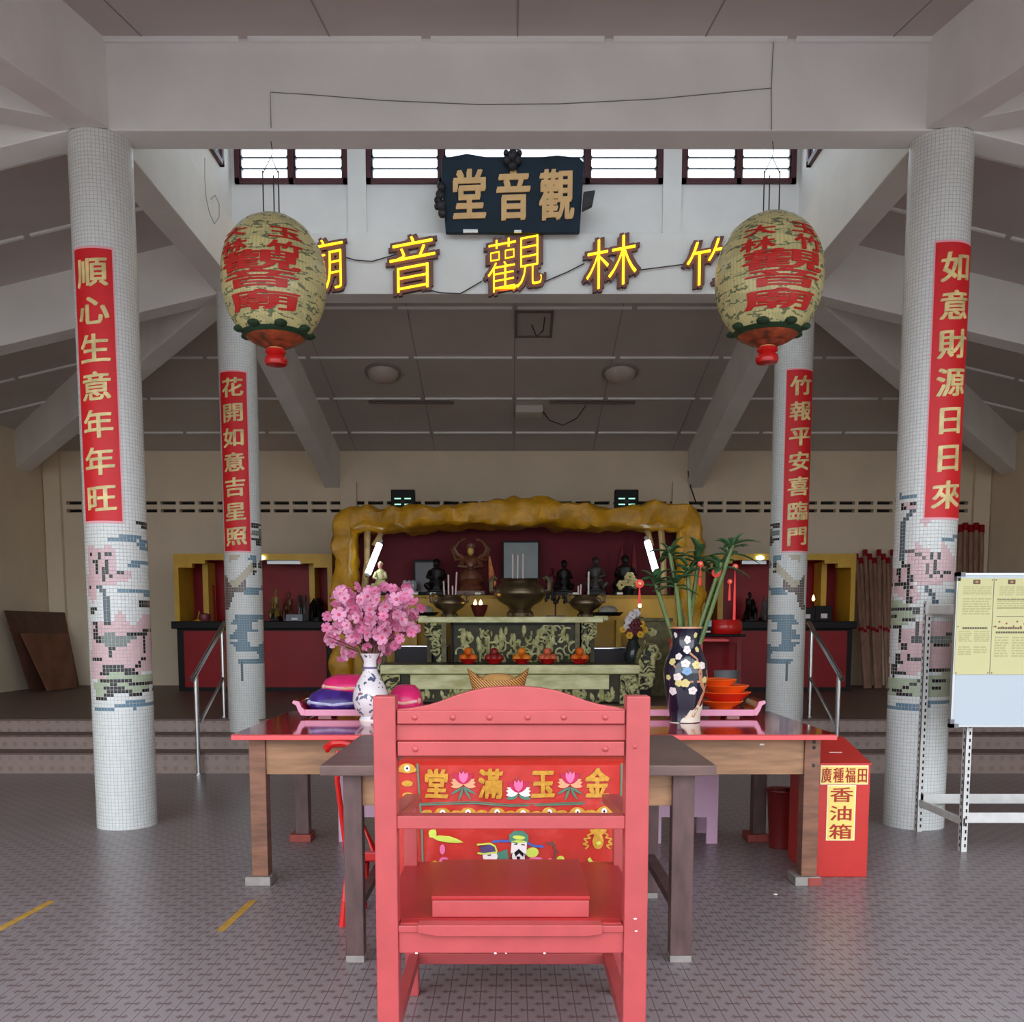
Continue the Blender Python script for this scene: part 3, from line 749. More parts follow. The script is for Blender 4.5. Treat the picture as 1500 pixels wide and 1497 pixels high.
# ------------------------------------------------------------------ neon characters on the rear ring beam
Yn = 9.715
M_NBACK = mat('neon_backing', (104, 62, 60), 0.5)
for ch, u, v, w, h, lab in (('廟', 474, 392, 66, 76, 'glowing yellow neon character partly behind the left lantern'), ('音', 605, 389, 74, 80, 'glowing yellow neon character second from left on the rear beam'),
                            ('觀', 754, 388, 84, 78, 'glowing yellow neon character directly below the dark plaque'), ('林', 895, 387, 78, 74, 'glowing yellow neon character right of the plaque, two trees'),
                            ('竹', 1040, 386, 76, 66, 'glowing yellow neon character beside the right lantern')):
    c = at(u, v, Yn); o = thing('neon_character', lab, 'neon sign', (c.x, Yn, c.z), 0, 'neon characters'); q = Yn / F
    m = MB(); put_glyph(m, ch, lambda a, b, d: Vector((a, -d, b)), w * q, h * q, 0, 0, 0.07, 0.045, 0.18)
    m.build('backing', M_NBACK, o)
    m = MB(); put_glyph(m, ch, lambda a, b, d: Vector((a, -0.05 - d, b)), w * q, h * q, 0, 0, -0.018, 0.018, 0.18)
    m.build('neon_tube', M_NEON, o)
wire('cable', [at(u, v, 9.7) for u, v in ((500, 375), (520, 381), (545, 383), (583, 372))], 'dark cable between first and second neon characters', 0.006)
wire('cable', [at(u, v, 9.7) for u, v in ((625, 424), (645, 429), (675, 430), (706, 412))], 'dark cable between second neon character and the middle one', 0.006)
wire('cable', [at(u, v, 9.7) for u, v in ((797, 413), (830, 399), (856, 386))], 'dark cable between the middle neon character and the tree one', 0.006)
wire('cable', [at(u, v, 9.7) for u, v in ((925, 397), (965, 392), (1012, 386))], 'dark cable between the tree neon character and the last one', 0.006)

# ------------------------------------------------------------------ fittings on the rear ceiling
def on_ceiling(u, v):
    lo, hi = 10.0, 15.0
    for _ in range(40):
        y = (lo + hi) / 2
        if zat(v, y) < zc(0, y): lo = y
        else: hi = y
    return at(u, v, y)
tilt = -math.atan(SL)
for u, lab in ((561, 'round dome ceiling light left of centre in the rear aisle'), (908, 'round dome ceiling light right of centre in the rear aisle')):
    p = on_ceiling(u, 544); o = thing('ceiling_light', lab, 'ceiling light', p, 0, 'dome ceiling lights'); o.rotation_euler = (tilt, 0, 0)
    m = MB(); m.lathe([(0.0, 0.0), (0.235, 0.0), (0.235, -0.03), (0.2, -0.03), (0.2, -0.0)], n=36); m.build('base_plate', mat('lamp_ring', (150, 140, 134), 0.5), o, smooth=True)
    m = MB(); m.lathe([(0.2, -0.02), (0.19, -0.06), (0.14, -0.1), (0.07, -0.12), (0.0, -0.125)], n=36); m.build('diffuser', mat('lamp_diffuser', (196, 184, 176), 0.4), o, smooth=True)
p = on_ceiling(782, 474); o = thing('ceiling_hatch', 'recessed square hatch in ceiling close behind the neon beam', 'hatch', p); o.rotation_euler = (tilt, 0, 0)
m = MB()
for a in (-1, 1): m.bx(a * 0.19, a * 0.22, -0.28, 0.28, -0.02, 0.0); m.bx(-0.22, 0.22, a * 0.25, a * 0.28, -0.02, 0)
m.build('frame', mat('hatch_frame', (120, 108, 104), 0.6), o)
m = MB(); m.bx(-0.19, 0.19, -0.25, 0.25, -0.008, 0); m.build('panel', mat('hatch_panel', (176, 168, 164), 0.6), o)
p = on_ceiling(775, 597); o = thing('junction_box', 'small pale fitting on the rear ceiling below the hatch', 'ceiling fitting', p); o.rotation_euler = (tilt, 0, 0)
m = MB(); m.bx(-0.19, 0.19, -0.1, 0.1, -0.11, 0); m.build('housing', mat('fitting_white', (200, 190, 182), 0.5), o, bevel=0.02)
pts = [on_ceiling(u, v) - Vector((0, 0, d)) for u, v, d in ((795, 597, .05), (805, 603, .12), (825, 608, .14), (845, 602, .1), (858, 592, .02))]
wire('cable', pts, 'black cable looping from the ceiling fitting', 0.008)
wire('cable', [on_ceiling(779, 472) - Vector((0, 0, .03)), on_ceiling(786, 480) - Vector((0, 0, .1)), on_ceiling(796, 476) - Vector((0, 0, .06)), on_ceiling(798, 462) - Vector((0, 0, .02))], 'short dark cable hanging from the ceiling hatch', 0.008)
for u0, u1, lab in ((540, 665, 'long dark lamp batten on rear ceiling, left'), (805, 930, 'long dark lamp batten on rear ceiling, right')):
    a, b = on_ceiling(u0, 586), on_ceiling(u1, 587)
    m = MB(); m.tube([a - Vector((0, 0, .03)), b - Vector((0, 0, .03))], 0.02, 8); tag(m.build('lamp_batten', mat('dim_tube', (110, 92, 84), 0.4), smooth=True), lab, 'lamp batten', 'unlit tube lamps')
wire('cable', [at(1008, 690, 14.9), at(1012, 715, 14.85), at(1019, 735, 14.85), at(1030, 742, 14.85)], 'dark cable down back wall right of altar', 0.012)

def on_x(u, v, X):
    """the place on a wall plane x = X seen at that spot of the photograph"""
    d = X * F / (u - CX); t = (v - PY) / F
    return Vector((X, d * CP - t * d * SP, EYE - (d * SP + t * d * CP)))
wire('cable', [on_x(u, v, -2.638) for u, v in ((300, 232), (300, 262), (302, 290), (307, 312), (314, 328), (321, 318), (321, 298), (315, 286), (309, 292))], 'thin pale cable looped on the inner face of the left ring beam', 0.0026)
# ================================================================== MAIN ALTAR
YG = 13.05
def sec(t, a, b, p=5):
    c, s_ = math.cos(t), math.sin(t)
    return a * math.copysign(abs(c) ** (2 / p), c), b * math.copysign(abs(s_) ** (2 / p), s_)
path = []
ctrl = [(498, 1006, 17), (499, 900, 14), (499, 830, 13), (499, 785, 14), (501, 764, 16), (515, 758, 17), (540, 757, 15), (600, 757, 14), (680, 754, 15), (720, 751, 17), (755, 748, 19), (800, 750, 18), (840, 754, 15),
        (920, 755, 13), (985, 757, 15), (1009, 759, 17), (1015, 770, 16), (1015, 795, 14), (1016, 850, 14), (1015, 900, 15), (1014, 1006, 18)]
for (u0, v0, w0), (u1, v1, w1) in zip(ctrl, ctrl[1:]):
    n = max(2, int(math.hypot(u1 - u0, v1 - v0) / 6))
    for i in range(n): t = i / n; path.append((u0 + (u1 - u0) * t, v0 + (v1 - v0) * t, w0 + (w1 - w0) * t))
path.append(ctrl[-1])
m = MB(); NS = 22; V = []; FS = []
pc = [(at(u, v, YG), w * YG / F) for u, v, w in path]
for i, (p, w) in enumerate(pc):
    a = pc[max(0, i - 2)][0]; b = pc[min(len(pc) - 1, i + 2)][0]; d = (b - a); d.y = 0; d.normalize(); nr = Vector((-d.z, 0, d.x))
    for k in range(NS):
        sa, sb = sec(2 * PI * k / NS, w, 0.42)
        q = p + nr * sa + Vector((0, 0.42 + sb, 0))
        nz = mnoise.noise(q * 2.4) * 0.08 + mnoise.noise(q * 7) * 0.05 + abs(mnoise.noise(q * 4 + Vector((7, 0, 0)))) * 0.05
        q = q + nr * nz * math.copysign(1, sa) * 0.9 + Vector((0, nz * 0.8 * math.copysign(1, sb), 0))
        q.z = max(q.z, PZ)
        V.append(q)
for i in range(len(pc) - 1):
    for k in range(NS): FS.append((i * NS + k, i * NS + (k + 1) % NS, (i + 1) * NS + (k + 1) % NS, (i + 1) * NS + k))
FS += [tuple(range(NS)), tuple(len(V) - NS + k for k in range(NS))]
o = thing('altar_grotto', 'lumpy yellow rockwork arch of the central altar with maroon inside', 'altar', (0, 0, 0))
m.add(V, FS).build('rock_arch', M_ROCK, o, smooth=True)
ZS = zat(872, 13.2)
m = MB(); m.bx(-2.3, 2.4, 14.25, 14.3, PZ, 2.95); m.build('back_panel', M_INRED, o)
m = MB(); m.bx(-2.32, -2.27, 13.3, 14.3, ZS, 2.9); m.bx(2.37, 2.42, 13.3, 14.3, ZS, 2.9); m.bx(-2.3, 2.4, 13.3, 14.3, 2.9, 2.95); m.build('inner_lining', mat('dark_brown_lining', (86, 60, 46), 0.6, var=0.3), o)
m = MB(); m.bx(-2.2, 2.3, 13.2, 14.26, ZS - 0.06, ZS); m.bx(-2.2, 2.3, 13.2, 13.25, PZ, ZS); m.build('offering_shelf', M_YELL, o, bevel=0.01)
m = MB(); m.bx(-2.15, 2.25, 13.22, 14.2, ZS, ZS + 0.012); m.build('shelf_cloth', M_BLACK, o)
for px, lean, lab in (((556, 797, 539, 840), 0, 'bright slanted tube lamp inside the altar, left side'), ((948, 793, 962, 841), 0, 'bright slanted tube lamp inside the altar, right side')):
    a, b = at(px[0], px[1], 13.35), at(px[2], px[3], 13.2)
    o = thing('tube_lamp', lab, 'lamp', b, 0, 'altar tube lamps')
    m = MB(); m.tube([Vector((0, 0, 0)), a - b], 0.045, 10); m.build('tube', M_TUBE, o, smooth=True)
    d = (a - b).normalized()
    m = MB(); m.tube([-d * 0.05, Vector((0, 0, 0))], 0.03, 8); m.tube([a - b, a - b + d * 0.07], 0.03, 8); m.build('end_cap', M_ALU, o)
for uu, lab in ((((538, 770), (533, 872)), 'pale tree trunk at far left inside the altar'), (((560, 770), (549, 800)), 'short pale branch above the left tube lamp'),
                (((944, 768), (953, 800)), 'short pale branch above the right tube lamp'), (((968, 768), (972, 872)), 'pale tree trunk at far right inside the altar')):
    a, b = at(*uu[0], 13.6), at(*uu[1], 13.6)
    m = MB(); mid = (a + b) / 2 + Vector((0.02, 0, 0)); m.tube([a, mid, b], [0.05, 0.04, 0.055], 8)
    tag(m.build('branch', mat('pale_bark', (176, 148, 100), 0.7, var=0.3, scale=9), smooth=True), lab, 'branch', 'branches inside the altar')

# emergency lights above the altar
for u, lab in ((590, 'black box light with lit strips on the altar top, left'), (918, 'black box light with lit strips on the altar top, right')):
    z0 = zat(743, 13.5); p = at(u, 742, 13.5); o = thing('box_light', lab, 'light', p, 0, 'black box lights')
    m = MB(); m.bx(-0.165, 0.165, 0, 0.14, -0.06, 0.235); m.build('case', M_BLACK, o, bevel=0.01)
    for x in (-.07, .07):
        for z in (0.03, 0.11): m = MB(); m.bx(x - .045, x + .045, -0.006, 0, z - .008, z + .008); m.build('lit_strip', glow('green_white_led', (170, 255, 214), 0.7), o)
    m = MB(); m.bx(-0.03, 0.03, -0.006, 0, 0.06, 0.08); m.build('switch', M_WIRE, o)

# ------------------------------------------------------------------ carved tables
YU = 12.2
zu = zat(903.5, YU); xu0, xu1 = xat(612, 905, YU), xat(884, 905, YU)
o = thing('altar_table', 'tall carved gilt altar table bearing the incense burners', 'table', ((xu0 + xu1) / 2, YU, PZ))
hw = (xu1 - xu0) / 2; h = zu - PZ
m = MB(); m.bx(-hw, hw, 0, 0.62, h - 0.075, h); m.build('table_top', M_GILT, o, bevel=0.012)
m = MB(); m.bx(-hw - 0.07, -hw + 0.12, 0.02, 0.6, h - 0.05, h + 0.015); m.bx(hw - 0.12, hw + 0.07, 0.02, 0.6, h - 0.05, h + 0.015); m.build('scroll_end', M_GILT, o, bevel=0.02)
q = YU / F
m = MB(); m.bx(xat(664, 930, YU) - o.location.x, xat(848, 930, YU) - o.location.x, 0.06, 0.12, 0.4, h - 0.1); m.build('carved_panel', M_CARVBG, o)
def frame_rect(m, x0, x1, z0, z1, t, y0, y1):
    m.bx(x0, x1, y0, y1, z1 - t, z1); m.bx(x0, x1, y0, y1, z0, z0 + t); m.bx(x0, x0 + t, y0, y1, z0, z1); m.bx(x1 - t, x1, y0, y1, z0, z1)
m = MB(); frame_rect(m, xat(660, 930, YU) - o.location.x, xat(852, 930, YU) - o.location.x, 0.35, h - 0.075, 0.03, 0.03, 0.1); m.build('panel_frame', M_BLACK, o)
def relief(m, x0, x1, z0, z1, y, n, rnd, r0=0.03, r1=0.07):
    for _ in range(n):
        x, z = rnd.uniform(x0, x1), rnd.uniform(z0, z1); r = rnd.uniform(r0, r1)
        k = rnd.random()
        if k < 0.5: m.ball((x, y, z), (r * 0.45, 0.03, r), 7, 5)
        else:
            a0 = rnd.uniform(0, 6.3); m.tube([(x + r * math.cos(a0 + t * 0.5), y - 0.005, z + r * math.sin(a0 + t * 0.5)) for t in range(7)], 0.014, 5)
rnd = random.Random(3)
m = MB(); relief(m, xat(668, 930, YU) - o.location.x, xat(844, 930, YU) - o.location.x, 0.47, h - 0.15, 0.05, 150, rnd, 0.035, 0.075); m.build('carved_figures', M_RELIEF, o, smooth=True)
for sg in (-1, 1):
    xs = [(sg * (hw - 0.2 - a), b) for a, b in ((-0.12, h - 0.08), (0.12, h - 0.08), (0.12, 0.35), (0.06, 0.38), (0.02, 0.55), (-0.05, 0.62), (-0.03, 0.75), (-0.12, 0.82))]
    m = MB(); m.prism(xs, lambda a, b, d: Vector((a, 0.03 + d, b)), 0.06); m.build('side_bracket', M_CARVE, o, bevel=0.006)
    m = MB(); m.bx(sg * (hw - 0.33) - .03, sg * (hw - 0.33) + .03, 0.02, 0.1, 0, h - 0.075); m.bx(sg * (hw - 0.1) - .03, sg * (hw - 0.1) + .03, 0.5, 0.56, 0, h - 0.075); m.build('leg', M_GILTD, o)

YL = 11.5
zl = zat(974, YL); xl0, xl1 = xat(556, 980, YL), xat(938, 980, YL)
o = thing('altar_table', 'low wide carved gilt altar table holding the fruit plates', 'table', ((xl0 + xl1) / 2, YL, PZ))
ox = o.location.x; hw = (xl1 - xl0) / 2; h = zl - PZ
m = MB(); m.bx(-hw, hw, 0, 0.68, h - 0.11, h); m.build('table_top', M_GILT, o, bevel=0.012)
m = MB(); m.bx(-hw + 0.02, hw - 0.02, 0.06, 0.66, h - 0.001, h + 0.006); m.build('top_inlay', M_BLACK, o)
m = MB(); m.bx(xat(600, 1000, YL) - ox, xat(893, 1000, YL) - ox, 0.05, 0.1, h - 0.3, h - 0.12); m.build('apron', M_GILT, o, bevel=0.006)
m = MB(); m.bx(-hw + 0.1, hw - 0.1, 0.09, 0.15, 0.02, h - 0.11); m.build('carved_panel', M_CARVBG, o)
m = MB(); rnd = random.Random(5)
relief(m, -hw + 0.15, hw - 0.3, 0.06, h - 0.31, 0.085, 130, rnd, 0.03, 0.065); m.build('carved_figures', M_RELIEF, o, smooth=True)
for sg in (-1, 1):
    m = MB(); m.bx(sg * (hw - 0.12) - .12, sg * (hw - 0.12) + .12, 0.04, 0.12, 0, h - 0.12); m.build('leg', M_CARVE, o, bevel=0.01)
    # upturned scroll end
    pl = [(0, -0.3), (0.14, -0.3), (0.2, -0.22), (0.2, 0.02), (0.21, 0.12), (0.25, 0.18), (0.21, 0.25), (0.13, 0.25), (0.05, 0.17), (0.0, 0.05)]
    m = MB(); m.prism([(sg * (hw - 0.02 + a), h + b) for a, b in pl], lambda a, b, d: Vector((a, 0.0 + d, b)), 0.6); m.build('scroll_end', M_CARVE, o, bevel=0.012)

# dark side stands with silver edged shelves and yellow posts
for u0, u1, vz, up, lab in ((578, 655, 945, 607, 'dark low stand with silver edge left of carved altar table'), (868, 955, 948, 906, 'dark low stand with silver edge right of carved altar table')):
    a, b = at(u0, vz, 12.84), at(u1, vz, 12.84)
    o = thing('side_stand', lab, 'stand', ((a.x + b.x) / 2, 12.84, PZ), 0, 'altar side stands'); w = (b.x - a.x) / 2; hz = a.z - PZ
    m = MB(); m.bx(-w, w, 0, 0.16, 0, hz - 0.03); m.build('cabinet', mat('ink_wood', (40, 32, 42), 0.5), o)
    m = MB(); m.bx(-w - 0.03, w + 0.03, -0.012, 0.17, hz - 0.03, hz); m.build('steel_shelf', M_STEEL, o, bevel=0.008)
    xp = xat(up, 940, 12.84) - o.location.x
    m = MB(); m.bx(xp - 0.035, xp + 0.035, -0.016, 0.2, hz, 1.02); m.build('post', M_YELL, o)
p = at(957, 905, 12.85)
o = thing('carved_stand', 'square dim gilt carved stand behind bouquet, right of the altar table', 'stand', (p.x, 12.85, PZ))
m = MB(); m.bx(-0.27, 0.27, 0, 0.19, p.z - PZ - 0.05, p.z - PZ); m.build('top', M_GILTD, o, bevel=0.01)
m = MB(); m.bx(-0.24, 0.24, 0.03, 0.18, 0, p.z - PZ - 0.05); m.build('body', M_GILTD, o)
m = MB(); relief(m, -0.13, 0.13, 0.5, p.z - PZ - 0.15, 0.03, 14, random.Random(9), 0.04, 0.07); m.build('relief', M_GILT, o, smooth=True)

# ------------------------------------------------------------------ incense burners
def burner(u, vtop, vbot, half, label, Y, legs=True):
    b = at(u, vbot, Y); s = half * Y / F; H = zat(vtop, Y) - b.z
    o = thing('incense_burner', label, 'incense burner', (b.x, Y, zu), 0, 'bronze incense burners')
    pr = [(0.0, 0.0), (0.5, 0.0), (0.52, 0.1), (0.4, 0.2), (0.5, 0.3), (0.8, 0.42), (0.98, 0.58), (1.0, 0.66), (0.9, 0.8), (0.7, 0.9), (0.68, 0.94), (0.78, 1.0), (0.72, 1.0), (0.64, 0.92)]
    m = MB(); m.lathe([(r * s, z * H) for r, z in pr] + [(0.0, 0.88 * H)], n=40); m.build('bowl', M_BRONZE, o, smooth=True)
    m = MB(); m.lathe([(0, 0.885 * H), (0.66 * s, 0.885 * H), (0.0, 0.95 * H)], n=24); m.build('ash', mat('incense_ash', (120, 110, 100), 0.9, bump=0.3), o, smooth=True)
    for sg in (-1, 1):
        m = MB(); m.tube([(sg * x * s, 0, z * H) for x, z in ((0.9, 0.68), (1.1, 0.7), (1.12, 0.95), (1.0, 1.05), (0.88, 1.0))], 0.1 * s, 8); m.build('handle', M_BRONZE, o, smooth=True)
    for kx, ky in ((-.38, -.3), (.38, -.3), (0, .42)):
        m = MB(); m.ball((kx * s, ky * s, 0.05 * H), (0.14 * s, 0.14 * s, 0.09 * H), 8, 6); m.build('foot', M_BRONZE, o, smooth=True)
    return o, s, H
YI = YU + 0.3
big = burner(762, 848, 903, 38, 'largest bronze incense burner at centre of the carved table', YI)
sl = burner(658.5, 871, 903, 24, 'small bronze incense burner left on the carved table', YI)
sr = burner(858, 871, 903, 24, 'small bronze incense burner right on the carved table', YI)
def sticks(b, lst, where):
    o, s, H = b
    for i, (u, vt, vb, lean) in enumerate(lst):
        x = xat(u, vb, YI); z0 = zu + H * 0.86; z1 = zat(vt, YI)
        m = MB(); m.tube([(0, 0, 0), (lean, 0, z1 - z0)], 0.011, 6)
        k = m.build('incense_stick', M_STICK, loc=(x, YI, z0))
        tag(k, 'pale incense stick standing in the %s bronze burner' % where, 'incense stick', 'incense sticks in the %s burner' % where)
sticks(big, [(751, 812, 850, 0), (758, 813, 850, 0.005), (766, 811, 850, 0)], 'largest')
sticks(sl, [(651, 851, 872, -.01), (657, 842, 872, 0), (663, 858, 872, 0), (667, 838, 872, 0.02)], 'left')
sticks(sr, [(847, 858, 872, 0), (850, 856, 872, 0.01)], 'right')
p = at(702, 903, YI); s = 13 * YI / F
o = thing('candle_bowl', 'dark red bowl with two small flames left of largest burner', 'candle bowl', (p.x, YI, zu))
m = MB(); m.lathe([(0, 0), (0.5 * s, 0), (0.6 * s, 0.2 * s), (0.85 * s, 0.8 * s), (1.0 * s, 1.35 * s), (0.9 * s, 1.35 * s), (0.0, 1.1 * s)], n=24); m.build('bowl', mat('oxblood_glaze', (84, 22, 20), 0.25), o, smooth=True)
for dx in (-0.05, 0.02):
    m = MB(); m.lathe([(0, 0), (0.022, 0.02), (0.018, 0.045), (0, 0.08)], (dx, -0.03, 1.25 * s), n=10); m.build('flame', M_FLAME, o, smooth=True)
p = at(936, 905, 12.55)
for u, v, Y, lab in ((937, 887, 12.93, 'tiny flame on thin black candle stick right of the bouquet'), (1191, 877, 13.7, 'tiny flame on thin stick in right side altar')):
    p = at(u, v + 18, Y); p.z = zat(905, 12.85) + .002 if u < 1000 else zat(910, 13.7) + .002; hc = zat(v, Y) - p.z - .03; o = thing('candle', lab, 'candle', p)
    m = MB(); m.tube([(0, 0, 0), (0, 0, hc)], 0.008, 6); m.lathe([(0, 0), (0.05, 0), (0.05, 0.01), (0, 0.012)], n=12); m.build('stick', M_BLACK, o)
    m = MB(); m.lathe([(0, 0), (0.022, 0.03), (0.016, 0.06), (0, 0.1)], (0, 0, hc - .01), n=10); m.build('flame', M_FLAME, o, smooth=True)
# low trays of incense bundles on the same table
for u, lab in ((621, 'dark tray with grey offering at left end of the tall carved table'), (889, 'dark tray with grey offering at right end of the tall carved table')):
    p = at(u, 902, YI); o = thing('offering_tray', lab, 'tray', (p.x, YI - 0.1, zu + 0.015), 0, 'offering trays')
    m = MB(); m.lathe([(0, 0), (0.16, 0), (0.21, 0.045), (0.19, 0.045), (0, 0.02)], n=24, sy=0.8); m.build('tray', M_BLACK, o, smooth=True)
    m = MB(); m.ball((0, 0, 0.06), (0.13, 0.1, 0.07), 12, 7); m.ball((0.06, 0, 0.075), (0.07, 0.08, 0.05), 9, 6); m.build('wrapped_offering', mat('grey_wrap', (150, 146, 132), 0.35, var=0.4, scale=16), o, smooth=True)
p = at(813, 902, YI)
o = thing('ornament_tree', 'thin dark ornament stand with drooping leaves between centre and right burners', 'ornament', (p.x, YI - 0.12, zu))
m = MB(); m.bx(-0.12, 0.12, -0.05, 0.05, 0, 0.02); m.tube([(0, 0, 0), (0, 0, 0.3)], 0.012, 6); m.build('stand', mat('dark_red_wood', (72, 20, 20), 0.4), o)
m = MB(); rnd = random.Random(2)
for k in range(16):
    x = rnd.uniform(-0.13, 0.13); m.ball((x, rnd.uniform(-.04, .04), 0.24 + rnd.uniform(-0.05, 0.04)), (0.02, 0.01, 0.03), 6, 5)
m.build('leaves', M_STAT, o, smooth=True)

# ------------------------------------------------------------------ fruit plates
M_FO = mat('orange_fruit', (240, 140, 30), 0.45, bump=0.1, bscale=90); M_FR = mat('red_apple', (156, 36, 34), 0.35, var=0.2); M_FA = mat('blush_apple', (226, 108, 70), 0.4, var=0.3, scale=14)
M_FT = mat('deep_orange_fruit', (238, 112, 22), 0.45, bump=0.1, bscale=90)
for u, mt, nm, cat, lab, st in ((686, M_FT, 'orange', 'orange', 'orange on the leftmost red fruit plate', 4), (724, M_FR, 'apple', 'apple', 'dark red apple on second fruit plate from left', 5), (764, M_FO, 'orange', 'orange', 'yellow orange on the middle red fruit plate', 4),
                        (802, M_FA, 'apple', 'apple', 'blushing apple on fourth fruit plate from left', 5), (849, M_FT, 'orange', 'orange', 'orange on the rightmost red fruit plate', 4)):
    pn = {686: 'red plate of oranges, leftmost on the low altar table', 724: 'red plate of dark red apples on the low altar table', 764: 'red plate of yellow oranges in middle of low altar table',
          802: 'red plate of blushing apples on the low altar table', 849: 'red plate of oranges, rightmost on the low altar table'}[u]
    Y = YL + 0.3; p = at(u, 970, Y); z = zl + 0.006
    o = thing('plate', pn, 'plate', (p.x, Y, z), 0, 'red fruit plates')
    m = MB(); m.lathe([(0, 0), (0.07, 0), (0.075, 0.015), (0.125, 0.055), (0.118, 0.06), (0.065, 0.022), (0, 0.02)], n=28); m.build('dish', M_REDPL, o, smooth=True)
    sp = [(-0.062, -0.03, 0.068), (0.062, -0.03, 0.068), (0, 0.055, 0.068), (0, 0.0, 0.15)] if st == 4 else [(-0.066, -0.02, 0.068), (0.0, -0.055, 0.07), (0.066, -0.02, 0.068), (0.0, 0.06, 0.068), (0.0, 0.0, 0.145)]
    base = None
    for i, (x, y, zz) in enumerate(sp):
        L = lab
        if base is None:
            m = MB(); m.ball((0, 0, 0), (0.055, 0.055, 0.05), 14, 9)
            base = thing(nm, L, cat, (p.x + x, Y + y, z + zz), 0, nm + 's on plate ' + lab.split(' on ')[1])
            m.build('flesh', mt, base, smooth=True)
            m = MB(); m.tube([(0, 0, 0.045), (0.004, 0, 0.06)], 0.004, 5); m.build('stem', M_WOODL, base)
        else: dup(base, (p.x + x, Y + y, z + zz), rz=i * 1.3)

# ------------------------------------------------------------------ bouquet with dark vase
Y = 12.05; p = at(927, 970, Y)
o = thing('vase', 'dark glass vase under mixed bouquet right of the fruit plates', 'vase', (p.x, Y, zl + 0.006 if p.x < xl1 else zl))
o.location.z = zl + 0.006
m = MB(); m.lathe([(0, 0), (0.09, 0), (0.11, 0.06), (0.09, 0.2), (0.06, 0.28), (0.085, 0.34), (0.07, 0.34), (0.05, 0.28), (0.0, 0.26)], n=24); m.build('body', mat('smoke_glass', (44, 50, 50), 0.12), o, smooth=True)
o = thing('bouquet', 'bouquet of white, maroon and yellow flowers beside the low table scroll end', 'flowers', (p.x, Y, zl + 0.3))
M_FW = mat('white_petals', (226, 218, 222), 0.6); M_FM = mat('maroon_petals', (96, 20, 36), 0.6); M_FY = mat('yellow_petals', (226, 176, 50), 0.6)
def flower_cluster(parent, name, m_, pts, r):
    m = MB()
    for q in pts:
        for k in range(6):
            a = k * PI / 3; m.ball(Vector(q) + Vector((math.cos(a) * r * 0.6, -0.01, math.sin(a) * r * 0.6)), (r * 0.5, r * 0.3, r * 0.5), 6, 5)
    return m.build(name, m_, parent, smooth=True)
for q in ((-0.02, -0.05, 0.3), (-0.06, -0.05, 0.24), (0.03, -0.03, 0.33), (-0.07, -0.04, 0.17)): flower_cluster(o, 'white_flower', M_FW, [q], 0.055)
for q in ((0.0, -0.08, 0.17), (0.05, -0.08, 0.1), (-0.05, -0.08, 0.08), (0.03, -0.07, 0.2)): flower_cluster(o, 'maroon_flower', M_FM, [q], 0.06)
for q in ((0.1, -0.06, 0.19), (0.08, -0.1, 0.06), (-0.06, -0.1, 0.05), (0.14, -0.03, 0.12), (-0.13, -0.03, 0.12)): flower_cluster(o, 'yellow_flower', M_FY, [q], 0.045)
m = MB(); rnd = random.Random(4)
for k in range(14):
    a = rnd.uniform(0, 6.28); m.tube([(0, 0, -0.05), (0.07 * math.cos(a), 0.06 * math.sin(a), 0.12), (0.17 * math.cos(a), 0.1 * math.sin(a), rnd.uniform(.1, .28))], [0.006, 0.012, 0.002], 5)
m.build('foliage', M_LEAF, o, smooth=True)

# ------------------------------------------------------------------ figures on the altar shelf
def statue(u, vtop, half, label, Y=13.55, body=M_STAT, face=None, kind='seated', vbot=873):
    p = at(u, vbot, Y); H = zat(vtop, Y) - ZS; w = half * Y / F
    o = thing('statue', label, 'statue', (p.x, Y, ZS + 0.012), 0, 'figures on the altar shelf'); H -= 0.012
    m = MB(); m.bx(-w * 0.8, w * 0.8, -0.14, 0.14, 0, H * 0.1); m.bx(-w * 0.7, w * 0.7, -0.12, 0.12, H * 0.1, H * 0.16); m.build('pedestal', M_STATB if body is M_STATB else M_STAT, o, bevel=0.006)
    m = MB()
    pr = [(0.0, .16), (0.95, .16), (1.0, .22), (0.8, .32), (0.58, .42), (0.55, .55), (0.62, .66), (0.5, .72), (0.22, .76), (0.2, .8), (0, .8)]
    m.lathe([(r * w * 0.9, z * H) for r, z in pr], n=20, sy=0.6, wob=lambda a, z: 1 + 0.06 * math.sin(7 * a + z * 20))
    for sg in (-1, 1): m.tube([(sg * .5 * w, -0.02, .66 * H), (sg * .68 * w, -0.08, .5 * H), (sg * .2 * w, -0.16, .45 * H)], [0.17 * w, 0.17 * w, 0.1 * w], 8)
    for sg in (-1, 1): m.tube([(sg * .3 * w, -0.05, .27 * H), (sg * .75 * w, -0.14, .26 * H), (sg * .45 * w, -0.2, .17 * H)], [0.25 * w, 0.25 * w, 0.15 * w], 8)
    m.build('robed_body', body, o, smooth=True)
    m = MB(); m.ball((0, -0.03, 0.86 * H), (0.26 * w, 0.24 * w, 0.09 * H), 14, 10); m.ball((0, -0.03 - .24 * w, .85 * H), (.05 * w, .06 * w, .03 * H), 6, 5); m.build('head', face or body, o, smooth=True)
    m = MB(); m.lathe([(0.28 * w, .89 * H), (0.32 * w, .92 * H), (0.2 * w, .97 * H), (0.06 * w, H), (0, H)], n=14); m.build('headdress', body, o, smooth=True)
    return o
p = at(690, 873, 13.6)
o = thing('statue', 'brown many armed statue with arms raised in a loop, left of the mirror', 'statue', (p.x, 13.6, ZS + 0.012), 0, 'figures on the altar shelf')
k = 13.6 / F
def zz(v): return zat(v, 13.6) - ZS - 0.012
